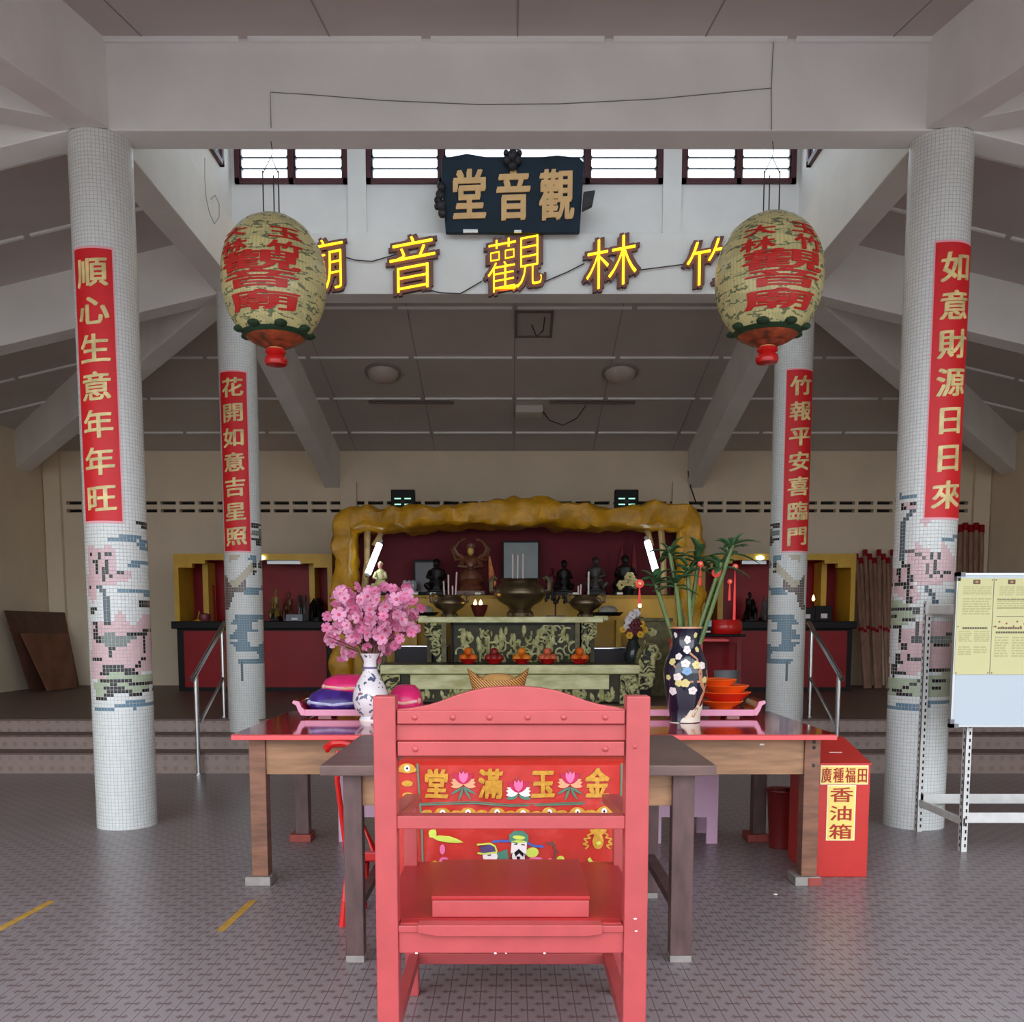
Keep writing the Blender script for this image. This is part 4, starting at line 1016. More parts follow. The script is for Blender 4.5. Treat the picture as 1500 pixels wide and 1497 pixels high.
m = MB(); m.bx(-20 * k, 20 * k, -.16, .16, 0, zz(866)); m.lathe([(18 * k, zz(866)), (20 * k, zz(860)), (14 * k, zz(857)), (19 * k, zz(850)), (17 * k, zz(848)), (0, zz(848))], n=20, sy=0.7); m.build('lotus_pedestal', M_STATB, o, smooth=True)
m = MB(); m.lathe([(0, zz(850)), (17 * k, zz(849)), (16 * k, zz(842)), (9 * k, zz(835)), (8 * k, zz(825)), (12 * k, zz(818)), (9 * k, zz(815)), (3 * k, zz(813)), (0, zz(812))], n=20, sy=0.65)
for sg in (-1, 1):
    m.tube([(sg * 10 * k, 0, zz(819)), (sg * 20 * k, 0.02, zz(812)), (sg * 24 * k, 0, zz(803)), (sg * 17 * k, 0, zz(793)), (sg * 8 * k, 0, zz(789))], [4.5 * k, 4 * k, 3.6 * k, 3 * k, 2.6 * k], 8)
    m.tube([(sg * 10 * k, 0, zz(820)), (sg * 16 * k, -.05, zz(830)), (sg * 3 * k, -.15, zz(832))], [4 * k, 3.6 * k, 2.5 * k], 8)
    m.tube([(sg * 10 * k, .02, zz(818)), (sg * 22 * k, .02, zz(820)), (sg * 28 * k, 0, zz(803))], [3.5 * k, 3 * k, 2 * k], 8)
m.build('body', M_STATB, o, smooth=True)
m = MB(); m.ball((0, -0.04, zz(808)), (5 * k, 5 * k, 6 * k), 12, 9); m.build('gilt_head', M_FACE, o, smooth=True)
m = MB(); m.lathe([(6 * k, zz(805)), (8 * k, zz(801)), (7 * k, zz(796)), (0, zz(795))], n=16); m.build('crown', M_STATB, o, smooth=True)
statue(640, 818, 18, 'dark seated statue behind incense sticks of left burner', body=M_STAT, Y=13.7)
statue(826, 820, 15, 'dark standing statue just right of the grey mirror', Y=13.7)
statue(808, 832, 12, 'small maroon statue against the right side of the mirror', body=mat('maroon_statue', (90, 22, 30), 0.5, var=0.3), Y=13.8)
statue(872, 815, 18, 'grey brown hooded seated statue with white slab beside', body=mat('greybrown_statue', (60, 48, 42), 0.5, var=0.35, scale=20), Y=13.6)
statue(915, 813, 20, 'black seated statue right of the hooded one', Y=13.75)
statue(558, 822, 13, 'cream robed figurine with pink headdress by the left tube lamp', body=mat('cream_figurine', (214, 204, 150), 0.4, var=0.3, scale=14), face=mat('pink_head', (210, 140, 130), 0.5), Y=13.35)
p = at(600, 873, 13.4); o = thing('crystal_lotus', 'clear grey lotus ornament on white dish between cream figurine and black shrine box', 'ornament', (p.x, 13.4, ZS + 0.012))
m = MB(); m.lathe([(0, 0), (0.06, 0), (0.14, 0.05), (0.13, 0.055), (0, 0.03)], n=20); m.build('dish', M_PETALW, o, smooth=True)
m = MB()
for i in range(8): a = i * PI / 4; m.ball((0.07 * math.cos(a), 0.05 * math.sin(a), 0.13), (0.035, 0.03, 0.075), 7, 6)
m.build('petals', mat('grey_crystal', (150, 152, 158), 0.1), o, smooth=True)
p = at(622, 873, 13.75); o = thing('shrine_box', 'black upright shrine box between crystal lotus and dark statue', 'shrine box', (p.x, 13.75, ZS + 0.012)); q = 13.75 / F; hh = zat(821, 13.75) - ZS
m = MB(); m.bx(-16 * q, 16 * q, 0, .25, 0, hh); m.build('case', M_BLACK, o, bevel=0.01)
m = MB(); m.bx(-13 * q, 13 * q, -.012, 0, hh * .1, hh * .92); m.build('door_panel', mat('dark_door', (40, 24, 26), 0.3), o)
p = at(763, 850, 14.0); q = 14.0 / F; z1 = zat(796, 14.0)
o = thing('mirror', 'square grey mirror in dark frame behind the largest burner', 'mirror', (p.x, 14.0, ZS + 0.012)); hb = zat(848, 14.0) - ZS; ht = z1 - ZS
m = MB(); m.bx(-27 * q, 27 * q, 0.02, 0.06, hb - .04, ht + 0.03); m.bx(-24 * q, 24 * q, -.05, .12, 0, 0.03); m.bx(-2 * q, 2 * q, .02, .06, 0, hb); m.build('frame', M_BLACK, o, bevel=0.006)
m = MB(); m.bx(-24.5 * q, 24.5 * q, 0.0, 0.02, hb, ht); m.build('glass', mat('grey_mirror', (120, 128, 128), 0.35, var=0.12, scale=5), o)
p = at(719, 860, 13.45); q = 13.45 / F
o = thing('pennant', 'small yellow and red pennant leaning beside many armed statue', 'flag', (p.x, 13.45, ZS + 0.012))
m = MB(); m.tube([(-4 * q, 0, 0), (-4 * q, 0, zat(815, 13.45) - ZS)], 0.008, 6); m.build('pole', M_BLACK, o)
m = MB(); m.prism([(-4 * q, .55), (-1 * q, .54), (8 * q, .16), (4 * q, .1), (0, .14), (-3 * q, .05)], lambda a, b, d: Vector((a, d + 0.02 * math.sin(b * 14), b)), 0.006); m.build('cloth', mat('pennant_yellow', (216, 150, 50), 0.6, var=0.4, scale=6, rgb2=(190, 60, 40)), o)
for i, (u0, v0, u1, v1) in enumerate(((903, 860, 912, 796), (929, 860, 929, 790))):
    a, b = at(u0, v0 + 13, 13.9), at(u1, v1, 13.95)
    m = MB(); dd = (b - a); m.tube([(0, 0, 0), dd * 0.5, dd * 0.8, dd], [0.05, 0.045, 0.035, 0.006], 8)
    tag(m.build('folded_flag', mat('dark_red_cloth', (110, 20, 30), 0.6), smooth=True, loc=(a.x, a.y, ZS + 0.02)), ('dark red furled flag slanting behind black statue', 'dark red furled flag upright, right of black statue')[i], 'flag', 'furled flags on the altar')
p = at(920, 866, 13.3); o = thing('flower_ornament', 'pale yellow flower ornament in front of the black statue', 'flowers', (p.x, 13.3, ZS + 0.012))
flower_cluster(o, 'petals', mat('pale_petals', (206, 190, 130), 0.6), [(0, 0, .17), (-.09, 0, .13), (.08, 0, .15), (0.02, 0, .24)], 0.07)
m = MB(); m.lathe([(0, 0), (.07, 0), (.09, .08), (.05, .12), (0, .12)], n=16); m.build('pot', M_BLACK, o, smooth=True)
p = at(862, 866, 13.35)
m = MB(); m.bx(-.012, .012, -.01, .01, 0, .32); tag(m.build('white_tablet', M_PETALW, loc=(p.x, 13.35, ZS + .012)), 'narrow white slab upright beside the hooded statue', 'tablet')
for i, u in enumerate((597, 608, 634, 700, 843, 908)):
    p = at(u, 870, 13.24); m = MB(); m.bx(-.04, .04, 0, .012, 0, .03); tag(m.build('name_card', M_CREAM, loc=(p.x, 13.24, ZS + .012)), 'tiny pale card standing on front edge of the altar shelf', 'card', 'cards on the altar shelf')

# ================================================================== SIDE ALTARS
def side_altar(u0, u1, lab, lamp_u, lamp_end, Y=13.7):
    xa, xb = xat(u0, 860, Y), xat(u1, 860, Y); c = (xa + xb) / 2; w = (xb - xa) / 2
    o = thing('side_altar', lab, 'altar', (c, Y, PZ), 0, 'side altars')
    zt = zat(811, Y) - PZ; zc_ = zat(910, Y) - PZ; zp = zat(921, Y) - PZ
    k = Y / F
    pl = [(-w, zc_), (-w, zt), (w, zt), (w, zc_), (w - 7 * k, zc_), (w - 7 * k, zt - 20 * k), (w - 27 * k, zt - 20 * k), (w - 27 * k, zt - 14 * k), (w - 46 * k, zt - 14 * k), (w - 46 * k, zt - 9 * k),
          (-w + 46 * k, zt - 9 * k), (-w + 46 * k, zt - 14 * k), (-w + 27 * k, zt - 14 * k), (-w + 27 * k, zt - 20 * k), (-w + 7 * k, zt - 20 * k), (-w + 7 * k, zc_)]
    m = MB(); m.prism(pl, lambda a, b, d: Vector((a, d, b)), 0.1); m.build('stepped_frame', M_YELL, o)
    m = MB(); m.bx(-w, -w + .05, .1, .75, zc_, zt); m.bx(w - .05, w, .1, .75, zc_, zt); m.bx(-w, w, .1, .75, zt - .04, zt)
    m.prism([(-w + 32 * k, zc_), (-w + 40 * k, zc_), (-w + 40 * k, zt - 10 * k), (-w + 32 * k, zt - 10 * k)], lambda a, b, d: Vector((a, .3 + d, b)), .35)
    m.prism([(w - 32 * k, zc_), (w - 40 * k, zc_), (w - 40 * k, zt - 10 * k), (w - 32 * k, zt - 10 * k)], lambda a, b, d: Vector((a, .3 + d, b)), .35)
    m.build('side_lining', M_YELL, o)
    m = MB(); m.bx(-w + .05, w - .05, .7, .75, zc_, zt - .04); m.build('back_panel', M_DKRED, o)
    m = MB(); m.bx(-w - .02, w, -.12, .78, zp, zc_); m.build('counter', M_BLACK, o, bevel=.01)
    m = MB(); m.bx(-w + .02, w - .02, 0, .7, 0, zp); m.build('base', M_BLACK, o)
    n = 2
    for i in range(n):
        a = -w + .12 + (2 * w - .2) * i / n; b = -w + .12 + (2 * w - .2) * (i + 1) / n - .02
        m = MB(); m.bx(a, b, -.02, 0, .06, zp - .03); m.build('door_panel', M_DKRED, o)
    lo, le = lamp_u
    m = MB(); m.bx(xat(lo, 820, Y) - c, xat(le, 820, Y) - c, .12, .26, zt - 14 * k, zt - 6 * k); m.build('lamp_batten', M_ALU, o)
    e = xat(lamp_end, 816, Y) - c
    m = MB(); m.ball((e, -0.02, zt - 6 * k), (.06, .05, .03), 10, 6); m.build('lit_lamp', M_TUBE2, o, smooth=True)
    return o, c, w, zc_ + PZ
A1 = side_altar(255, 487, 'yellow stepped side altar with red doors at left of the main altar', (388, 440), 383)
A2 = side_altar(1026, 1253, 'yellow stepped side altar with red doors at right of the main altar', (1090, 1126), 1113)
def sm_statue(u, vtop, half, vb, z, lab, body, Y=14.0):
    o = statue(u, vtop, half, lab, Y, body, None)
    H0 = zat(vtop, Y) - ZS; o.location.z = z; o['group'] = 'figures in the side altars'
    s = (zat(vtop, Y) - z) / (zat(vtop, Y) - ZS)
    o.scale = (1, 1, max(0.3, s)); return o
sm_statue(404, 858, 8, 0, A1[3], 'small gilt statue in left side altar, nearest the mosaic column', mat('gilt_statue', (150, 120, 60), 0.4, var=0.5, scale=20))
sm_statue(424, 862, 8, 0, A1[3], 'small brown statue at middle of left side altar', M_STATB)
sm_statue(446, 872, 8, 0, A1[3], 'small grey statue in left side altar, third from column', mat('grey_statue', (110, 100, 100), 0.5, var=0.4, scale=20))
sm_statue(466, 868, 11, 0, A1[3], 'black statue in left side altar, closest to main altar', M_STAT)
sm_statue(1098, 862, 9, 0, A2[3], 'small dark statue in right side altar, left of the column', M_STAT)
sm_statue(1120, 866, 7, 0, A2[3], 'small pale grey statue in right side altar by the column', mat('grey_statue', (110, 100, 100), 0.5, var=0.4, scale=20))
for u, col, lab, sz in ((300, mat('dusky_jar', (120, 50, 60), 0.4), 'dusky red round jar on the left side altar counter', 9), (292, M_YELL, 'yellow pointed offering paper at far left of side altar counter', 7)):
    p = at(u, 909, 13.75); k = 13.75 / F * sz
    o = thing('jar' if sz == 9 else 'paper_offering', lab, 'jar' if sz == 9 else 'offering', (p.x, 13.75, A1[3]))
    m = MB(); m.lathe([(0, 0), (.8 * k, 0), (1.0 * k, .5 * k), (.9 * k, 1.1 * k), (.4 * k, 1.3 * k), (0, 1.3 * k)] if sz == 9 else [(0, 0), (1.3 * k, 0), (.4 * k, .5 * k), (0.05 * k, 2.2 * k), (0, 2.2 * k)], n=18); m.build('body', col, o, smooth=True)
for i, (u, h_, lab) in enumerate(((430, .1, 'flat grey box on left side altar counter'), (1183, .2, 'black box with white label, left of pair on right counter'), (1208, .22, 'black box with white label, right of pair on right counter'))):
    p = at(u, 912, 13.62); o = thing('box', lab, 'box', (p.x, 13.72, A1[3]), 0)
    m = MB(); m.bx(-.12, .12, -.05, .08, 0, h_); m.build('body', M_BLACK if i else mat('slate_box', (110, 116, 130), 0.4), o, bevel=.004)
    m = MB(); m.bx(-.04, .05, -.056, -.05, h_ * .2, h_ * .5); m.build('label_patch', M_PETALW, o)
for u in (303, 313):
    p = at(u, 905, 14.2); m = MB(); m.lathe([(0, 0), (.03, 0), (.025, .5), (.03, .52), (0, .54)], n=10); tag(m.build('candle', M_DKRED, loc=(p.x, 14.2, A1[3]), smooth=True), 'tall dull red candle in left side altar', 'candle', 'red candles in the left side altar')

# ================================================================== POLES, BOARDS, RAILS
def pole(x0, y0, z0, x1, y1, z1, r, label, group, mid=0.42):
    a, b = Vector((x0, y0, z0)), Vector((x1, y1, z1)); d = b - a
    o = thing('wooden_pole', label, 'pole', a, 0, group)
    m = MB(); m.tube([Vector((0, 0, 0)), d], r, 8); m.build('shaft', mat('pole_wood', (150, 112, 92), 0.5, var=0.3, scale=5, stretch=(4, 4, .6)), o, smooth=True)
    for f0, f1 in ((.955, 1.002), (mid, mid + .025)): m = MB(); m.tube([d * f0, d * f1], r * 1.15, 8); m.build('red_band', M_DKRED, o, smooth=True)
for i in range(9):
    t = i / 8; b = at(1262 + 48 * t, 1004, 14.2); tp = at(1254 + 54 * t, 812 + 7 * math.sin(i * 2.1), 14.85)
    pole(b.x + 0.06 * (1 - t), 14.2 + .06 * (i % 3), PZ, tp.x, 14.86, tp.z, .034, 'thin red banded wooden pole leaning in bundle by right side altar', 'red banded poles by the right side altar')
for i in range(5):
    b = at(1408 + 7 * i, 1004, 14.3); tp = at(1406 + 8 * i, 770 - (i % 2) * 3, 14.88)
    pole(b.x, 14.35 + .05 * (i % 2), PZ, tp.x, 14.88, tp.z, .04, 'tall red tipped wooden pole on right back wall above the whiteboard', 'red tipped poles above the whiteboard')
def board(pts, lab, m_):
    V = [Vector(p) for p in pts]; nn = (V[1] - V[0]).cross(V[3] - V[0]).normalized() * 0.025
    o = MB(); o.hexa([V[0], V[1], V[1] + nn, V[0] + nn, V[3], V[2], V[2] + nn, V[3] + nn])
    tag(o.build('plywood_board', m_, bevel=.004), lab, 'board')
board([(-7.0, 13.75, PZ), (-6.72, 14.7, PZ), at(93, 897, 14.9), at(5, 894, 13.3)], 'large dark brown plywood board leaning in the far left corner', mat('dark_ply', (92, 58, 46), 0.6, var=0.3, scale=4))
board([(-6.72, 13.7, PZ), (-6.62, 14.4, PZ), at(99, 928, 14.55), at(29, 928, 13.5)], 'smaller brown plywood board leaning before the large one', mat('brown_ply', (124, 78, 56), 0.6, var=0.25, scale=4))
M_RAIL = M_STEEL
def handrail(x, sx, lab):
    o = thing('handrail', lab, 'handrail', (x, 9.03, 0), 0, 'steel handrails')
    zA = zat(990, 9.03); zB = zat(922, 9.9)
    dx = sx * 0.02
    for y, z0, z1, yb in ((0, 0, zA, 0), (.87, PZ, zB, .87)):
        m = MB(); m.tube([(0, y, z0), (0, y, z1)], .022, 12); m.lathe([(0, z0), (.045, z0), (.045, z0 + .012), (.0, z0 + .014)], (0, y, 0), n=16); m.build('post', M_RAIL, o, smooth=True)
    sl_ = (zB - zA) / .87
    m = MB(); m.tube([(0, -.1, zA - .1 * sl_ + .02), (0, .97, zB + .1 * sl_ + .02)], .024, 12); m.build('rail', M_RAIL, o, smooth=True)
    m = MB(); m.tube([(0, 0, zA - .5), (0, .87, zB - .5)], .016, 10); m.build('lower_rail', M_RAIL, o, smooth=True)
handrail(-3.005, -1, 'stainless steel handrail over the steps at left')
handrail(3.12, 1, 'stainless steel handrail over the steps at right')
# ================================================================== RED ALTAR CHAIR
CYN = 2.85
o = thing('altar_chair', 'large coral red wooden chair with arched crest, in the foreground', 'chair', (0, CYN, 0))
def zr(v): return zat(v, CYN)
xl0, xl1 = xat(546, 1030, CYN), xat(579, 1030, CYN); xr0, xr1 = xat(918, 1030, CYN), xat(953, 1030, CYN)
YC1 = 3.58
zt = zr(1020)
for a, b in ((xl0, xl1), (xr0, xr1)):
    m = MB(); m.bx(a, b, 0, .07, 0, zt); m.build('post', M_CHAIR, o, bevel=.004)
for a, b in ((xat(588, 1260, 3.5), xat(608, 1260, 3.5)), (xat(902, 1260, 3.5), xat(919, 1260, 3.5))):
    m = MB(); m.bx(a, b, YC1 - CYN, YC1 - CYN + .05, 0, .77); m.build('front_leg', M_CHAIR, o, bevel=.004)
xi0, xi1 = xl1, xr0
n = 24; pl = [(xi0, zr(1041)), (xi1, zr(1041))]
cr = [(918, 1040), (905, 1037), (880, 1033), (858, 1027), (840, 1020), (815, 1012), (790, 1008), (765, 1006), (740, 1006), (712, 1008), (688, 1013), (665, 1020), (645, 1028), (625, 1034), (600, 1038), (580, 1040)]
m = MB(); m.prism([(xi0, zr(1044)), (xi1, zr(1044))] + [(xat(u, v, CYN), zr(v)) for u, v in cr], lambda a, b, d: Vector((a, .02 + d, b)), .035); m.build('crest_panel', M_CHAIR, o, bevel=.003)
for v0, v1, pegs, yo in ((1041, 1061, (607, 663, 717, 773, 826, 887), 0.0), (1062, 1086, (), .012), (1087, 1108, (608, 887), 0.0)):
    m = MB(); e = .004 if yo == 0 else 0; m.bx(xi0 + e, xi1 - e, yo + .006, .05, zr(v1), zr(v0)); m.build('back_slat', M_CHAIR, o, bevel=.003)
    for u in pegs: m = MB(); m.ball((xat(u, (v0 + v1) / 2, CYN), .006, zr((v0 + v1) / 2)), (.0095, .006, .0095), 12, 8); m.build('peg', M_CHAIR, o, smooth=True)
p = at(930, 1094, CYN); m = MB(); m.ball((p.x, 0, p.z), (.007, .004, .007), 10, 6); m.build('peg', M_CHAIR, o, smooth=True)
m = MB(); m.bx(xi0, xi1, .005, .06, zr(1215), zr(1196)); m.build('back_rail', M_CHAIR, o, bevel=.003)
yi = YC1 - CYN
for a, b in ((xl0, xl1), (xr0, xr1)):
    m = MB(); ye = yi + .07; m.hexa([(a + .005, .06, .825), (b, .06, .825), (b, ye, .755), (a + .005, ye, .755), (a + .005, .06, .858), (b, .06, .858), (b, ye, .788), (a + .005, ye, .788)]); m.build('armrest', M_CHAIR, o, bevel=.004)
zs_ = zr(1356)
M_SEAT = mat('glossy_red_seat', (166, 36, 38), 0.34, var=.1, scale=5, spec=.35)
m = MB(); m.bx(xi0 + .002, xi1 - .002, .03, .071, zs_ - .035, zs_); m.bx(xl0 + .006, xr1 - .006, .071, yi + .06, zs_ - .035, zs_); m.build('seat', M_SEAT, o, bevel=.003)
m = MB(); m.bx(xi0, xi1, .01, .05, zr(1398), zr(1360)); m.bx(xi0, xi1, .004, .03, zr(1367), zr(1357)); m.build('seat_rail', M_CHAIR, o, bevel=.003)
m = MB(); pl = [(xat(612, 1360, CYN), zs_ + .003), (xat(882, 1360, CYN), zs_ + .003), (xat(882, 1360, CYN), zr(1368)), (xat(860, 1360, CYN), zr(1371)), (xat(640, 1360, CYN), zr(1371)), (xat(612, 1360, CYN), zr(1366))]
m.prism(pl, lambda a, b, d: Vector((a, -.006 + d, b)), .05); m.build('seat_lip', M_CHAIR, o, bevel=.002)
xf0, xf1 = xat(608, 1400, YC1), xat(902, 1400, YC1)
m = MB(); m.bx(xf0, xf1, yi + .01, yi + .035, zat(1414, YC1), zat(1398, YC1)); m.build('front_stretcher', M_CHAIR, o, bevel=.002)
for a, b in ((xl0 + .02, xl1 - .01), (xr0 + .01, xr1 - .02)):
    m = MB(); m.bx(a, b, .06, yi + .01, .13, .17); m.bx(a, b, .06, yi + .01, zs_ - .09, zs_ - .01); m.build('side_stretcher', M_CHAIR, o, bevel=.002)
m = MB(); rc_ = random.Random(13)
for _ in range(16):
    u, v = rc_.choice([(rc_.uniform(600, 900), 1359), (rc_.uniform(600, 900), 1366), (rc_.uniform(925, 945), rc_.uniform(1340, 1380)), (rc_.uniform(560, 900), 1397)])
    q = at(u, v, CYN); m.ball((q.x, .004 if u < 918 else 0, q.z), (rc_.uniform(.002, .006), .0022, rc_.uniform(.0015, .003)), 6, 4)
m.build('paint_chips', M_PETALW, o, smooth=True)
yb0 = .08
p0, p1 = at(633, 1345, CYN + yb0), at(863, 1348, CYN + yb0)
hb = zat(1313, CYN + yb0) - zs_
o = thing('seat_box', 'flat red wooden box lying on the seat of the altar chair', 'box', ((p0.x + p1.x) / 2, CYN + yb0, zs_ + .001))
w = (p1.x - p0.x) / 2
m = MB(); m.bx(-w, w, 0, .47, 0, hb - .014); m.build('body', M_CHAIR, o, bevel=.003)
m = MB(); m.bx(-w - .002, w + .002, -.003, .473, hb - .013, hb); m.build('lid', M_SEAT, o, bevel=.003)

# ================================================================== DARK WOOD FRONT TABLE
ZTB = .862; YB = 3.9
xa, xb = xat(468, 1121, YB), xat(1050, 1121, YB)
o = thing('wooden_table', 'worn dark wooden table behind the red chair, before the red topped table', 'table', ((xa + xb) / 2, YB, 0)); w = (xb - xa) / 2
YB1 = 4.98
m = MB(); m.bx(-w, w, 0, YB1 - YB, ZTB - .045, ZTB); m.build('table_top', M_WOODD, o, bevel=.004)
for sg, uo, ui in ((-1, 504, 531), (1, 984, 1016)):
    a, b = sorted((xat(uo, 1250, YB + .05) - o.location.x, xat(ui, 1250, YB + .05) - o.location.x))
    for y in (.05, 1.0):
        m = MB(); m.bx(a, b, y, y + .07, .03, ZTB - .045); l = m.build('leg', M_WOODL, o, bevel=.003)
        m = MB(); m.bx(a, b, y, y + .07, 0, .03); m.build('leg_tip', M_GREYWD, l, bevel=.002)
    m = MB(); m.bx(a + .01, b - .01, .12, 1.0, ZTB - .2, ZTB - .045); m.build('side_apron', M_WOOD, o)
    m = MB(); m.bx(a + .02, b - .02, .12, 1.0, .2, .24); m.build('side_stretcher', M_WOODL, o)
a, b = xat(529, 1160, YB + .07) - o.location.x, xat(986, 1160, YB + .07) - o.location.x
m = MB(); m.bx(a, b, .08, .105, zat(1180, YB + .08), ZTB - .045); m.build('front_apron', M_WOODH, o)

# ------------------------------------------------------------------ embroidered altar cloth
Yc = YB - .012
x0c, x1c = xat(581, 1200, Yc), xat(927, 1200, Yc); zt_, zb_ = ZTB + .004, .3
o = thing('altar_cloth', 'embroidered red altar cloth hanging from dark table, seen through the chair', 'altar cloth', (0, Yc, 0))
m = MB(); nx, nz = 60, 40; V = []; FS = []
def wav(x, z): return .006 * math.sin(x * 23 + z * 5) * (1 - .3 * (z - zb_)) + .004 * math.sin(x * 51 - z * 9)
for j in range(nz + 1):
    for i in range(nx + 1):
        x = x0c + (x1c - x0c) * i / nx; z = zb_ + (zt_ - zb_) * j / nz; V.append((x, -.012 + wav(x, z) * min(1, (zt_ - z) * 6), z))
for j in range(nz):
    for i in range(nx): a = j * (nx + 1) + i; FS.append((a, a + 1, a + nx + 2, a + nx + 1))
nb_ = len(V)
V += [(x, .25, zt_) for x in (x0c, x1c)]; FS.append((nz * (nx + 1), nz * (nx + 1) + nx, nb_ + 1, nb_)); m.add(V, FS)
m.build('cloth', M_CLOTH, o, smooth=True, flip=False)
def cf(a, b, d): return Vector((a, -.012 + wav(a, b) * min(1, (zt_ - b) * 6) - .004 - d, b))
def cx(u): return xat(u, 1180, Yc)
def cz(v): return zat(v, Yc)
def patch(name, mt, polys, t=.003):
    m = MB()
    for p in polys: m.prism([(cx(570 + x / 4.054), cz(1090 + y / 4.054)) for x, y in p], cf, t)
    return m.build(name, mt, o)
for ch, u, v in (('堂', 640, 1147), ('滿', 719, 1147), ('玉', 795, 1147), ('金', 874, 1146)):
    g = MB(); put_glyph(g, ch, cf, 36 * Yc / F, 46 * Yc / F, cx(u), cz(v), .05, .003); g.build('character', M_THREADG, o)
def ell(cx_, cy_, rx_, ry_, n=14, a=0.0):
    return [(cx_ + rx_ * math.cos(t) * math.cos(a) - ry_ * math.sin(t) * math.sin(a), cy_ + rx_ * math.cos(t) * math.sin(a) + ry_ * math.sin(t) * math.cos(a)) for t in [2 * PI * k / n for k in range(n)]]
def petal(x, y, L, w, a):
    return [(x + L * s_ * math.cos(a) - w * q * math.sin(a), y + L * s_ * math.sin(a) + w * q * math.cos(a)) for s_, q in ((0, 0), (.25, .4), (.55, .5), (.8, .3), (1, 0), (.8, -.3), (.55, -.5), (.25, -.4))]
for x, y, s, base in ((443, 205, 1.0, 0), (768, 255, 1.0, 1), (1072, 205, 1.0, 0)):
    patch('lotus_outer_petals', M_PEACH if not base else M_PETALW, [petal(x, y + 30, 75 * s, 30, math.radians(q)) for q in (-155, -25, -170, -10, 170, 10)], .0025)
    patch('lotus_middle_petals', M_PETALM, [petal(x, y + 30, 90 * s, 34, math.radians(q)) for q in (-130, -50, -90)], .0035)
    patch('lotus_heart', M_PETALP, [petal(x, y + 22, 70 * s, 26, math.radians(q)) for q in (-110, -70, -90)], .0045)
    patch('lotus_leaves', M_THREADT, ([petal(x, y + 45, 90, 14, math.radians(q)) for q in (60, 110, 30, 150)] if not base else [petal(x, y + 45, 75, 30, math.radians(q)) for q in (15, 165)]) + [petal(x, y + 10, 80, 5, math.radians(q)) for q in (-140, -40, -100)], .002)
def strokes(pts, w): return [p for c_, p in stroke('x', pts, w)]
patch('green_border', M_THREADT, strokes([(173, 110), (180, 250), (195, 520), (200, 780)], 10) + strokes([(190, 357), (500, 345), (720, 362), (1100, 352), (1335, 340)], 8) + strokes([(190, 347), (500, 335), (720, 352), (1100, 342), (1335, 330)], 4) + strokes([(1376, 110), (1374, 320), (1378, 420)], 10), .002)
cl = []; ew = []
for x, y in ((320, 402), (470, 400), (642, 402), (795, 405), (950, 402), (1118, 400), (1275, 394), (112, 140)):
    cl += [ell(x, y, 46, 30), ell(x - 30, y + 8, 26, 16), ell(x + 30, y + 8, 26, 16)]; ew.append((x, y))
for x, y in ((112, 230), (115, 300), (400, 405), (550, 405), (720, 408), (870, 408), (1025, 405), (1195, 400), (225, 405)): cl.append(ell(x, y, 34, 18))
patch('gold_scrolls', M_THREADG, cl, .002)
patch('white_rings', M_PETALW, [ell(x, y, 17, 20) for x, y in ew], .0035)
patch('dark_dots', M_BLACK, [ell(x, y, 6, 7) for x, y in ew], .005)
# lower field: two robed figures, peaches, leaves
patch('blue_hat_wings', M_BLUE, strokes([(612, 575), (680, 570), (730, 572)], 14) + strokes([(815, 575), (860, 598), (918, 602)], 14), .002)
patch('hat', M_THREADT, [[(715, 575), (712, 535), (745, 510), (800, 508), (828, 535), (826, 575), (770, 590)]], .003)
patch('hat_trim', M_LIME, [ell(768, 548, 40, 12), ell(770, 572, 45, 8)], .0045)
patch('face', M_PETALW, [[(728, 572), (818, 572), (815, 640), (800, 700), (740, 700), (722, 640)]], .0035)
patch('beard', M_BLACK, [[(742, 640), (770, 615), (800, 640), (795, 660), (772, 640), (752, 662)], [(756, 660), (778, 660), (774, 695), (762, 695)]] + strokes([(742, 590), (762, 588)], 6) + strokes([(785, 588), (805, 590)], 6) + strokes([(730, 640), (722, 695)], 5) + strokes([(806, 640), (812, 695)], 5), .005)
patch('face', M_PETALW, [ell(600, 660, 45, 36)], .003)
patch('hat', mat('violet_thread', (80, 60, 110), .6), [[(540, 605), (590, 590), (625, 600), (640, 640), (580, 640), (550, 650)]], .0045)
patch('hat_trim', M_LIME, strokes([(522, 590), (600, 585), (630, 600), (640, 635), (560, 645), (525, 640)], 9), .006)
patch('beard', M_BLACK, [ell(630, 690, 20, 12)] + strokes([(585, 655), (605, 650)], 5), .006)
patch('robe', M_THREADT, [[(640, 640), (700, 620), (715, 700), (650, 700)]], .002)
patch('peach', M_LIME, [ell(850, 635, 38, 30), ell(1018, 680, 24, 22), ell(1000, 690, 20, 12)], .003)
patch('cloud', M_PETALP, [ell(870, 690, 50, 28), ell(325, 690, 30, 24), ell(316, 620, 16, 30), ell(955, 684, 16, 14)], .002)
patch('leaf', M_LIME, [petal(245, 545, 200, 40, .15), petal(240, 550, 60, 50, -.9), petal(395, 690, 40, 16, 0)], .002)
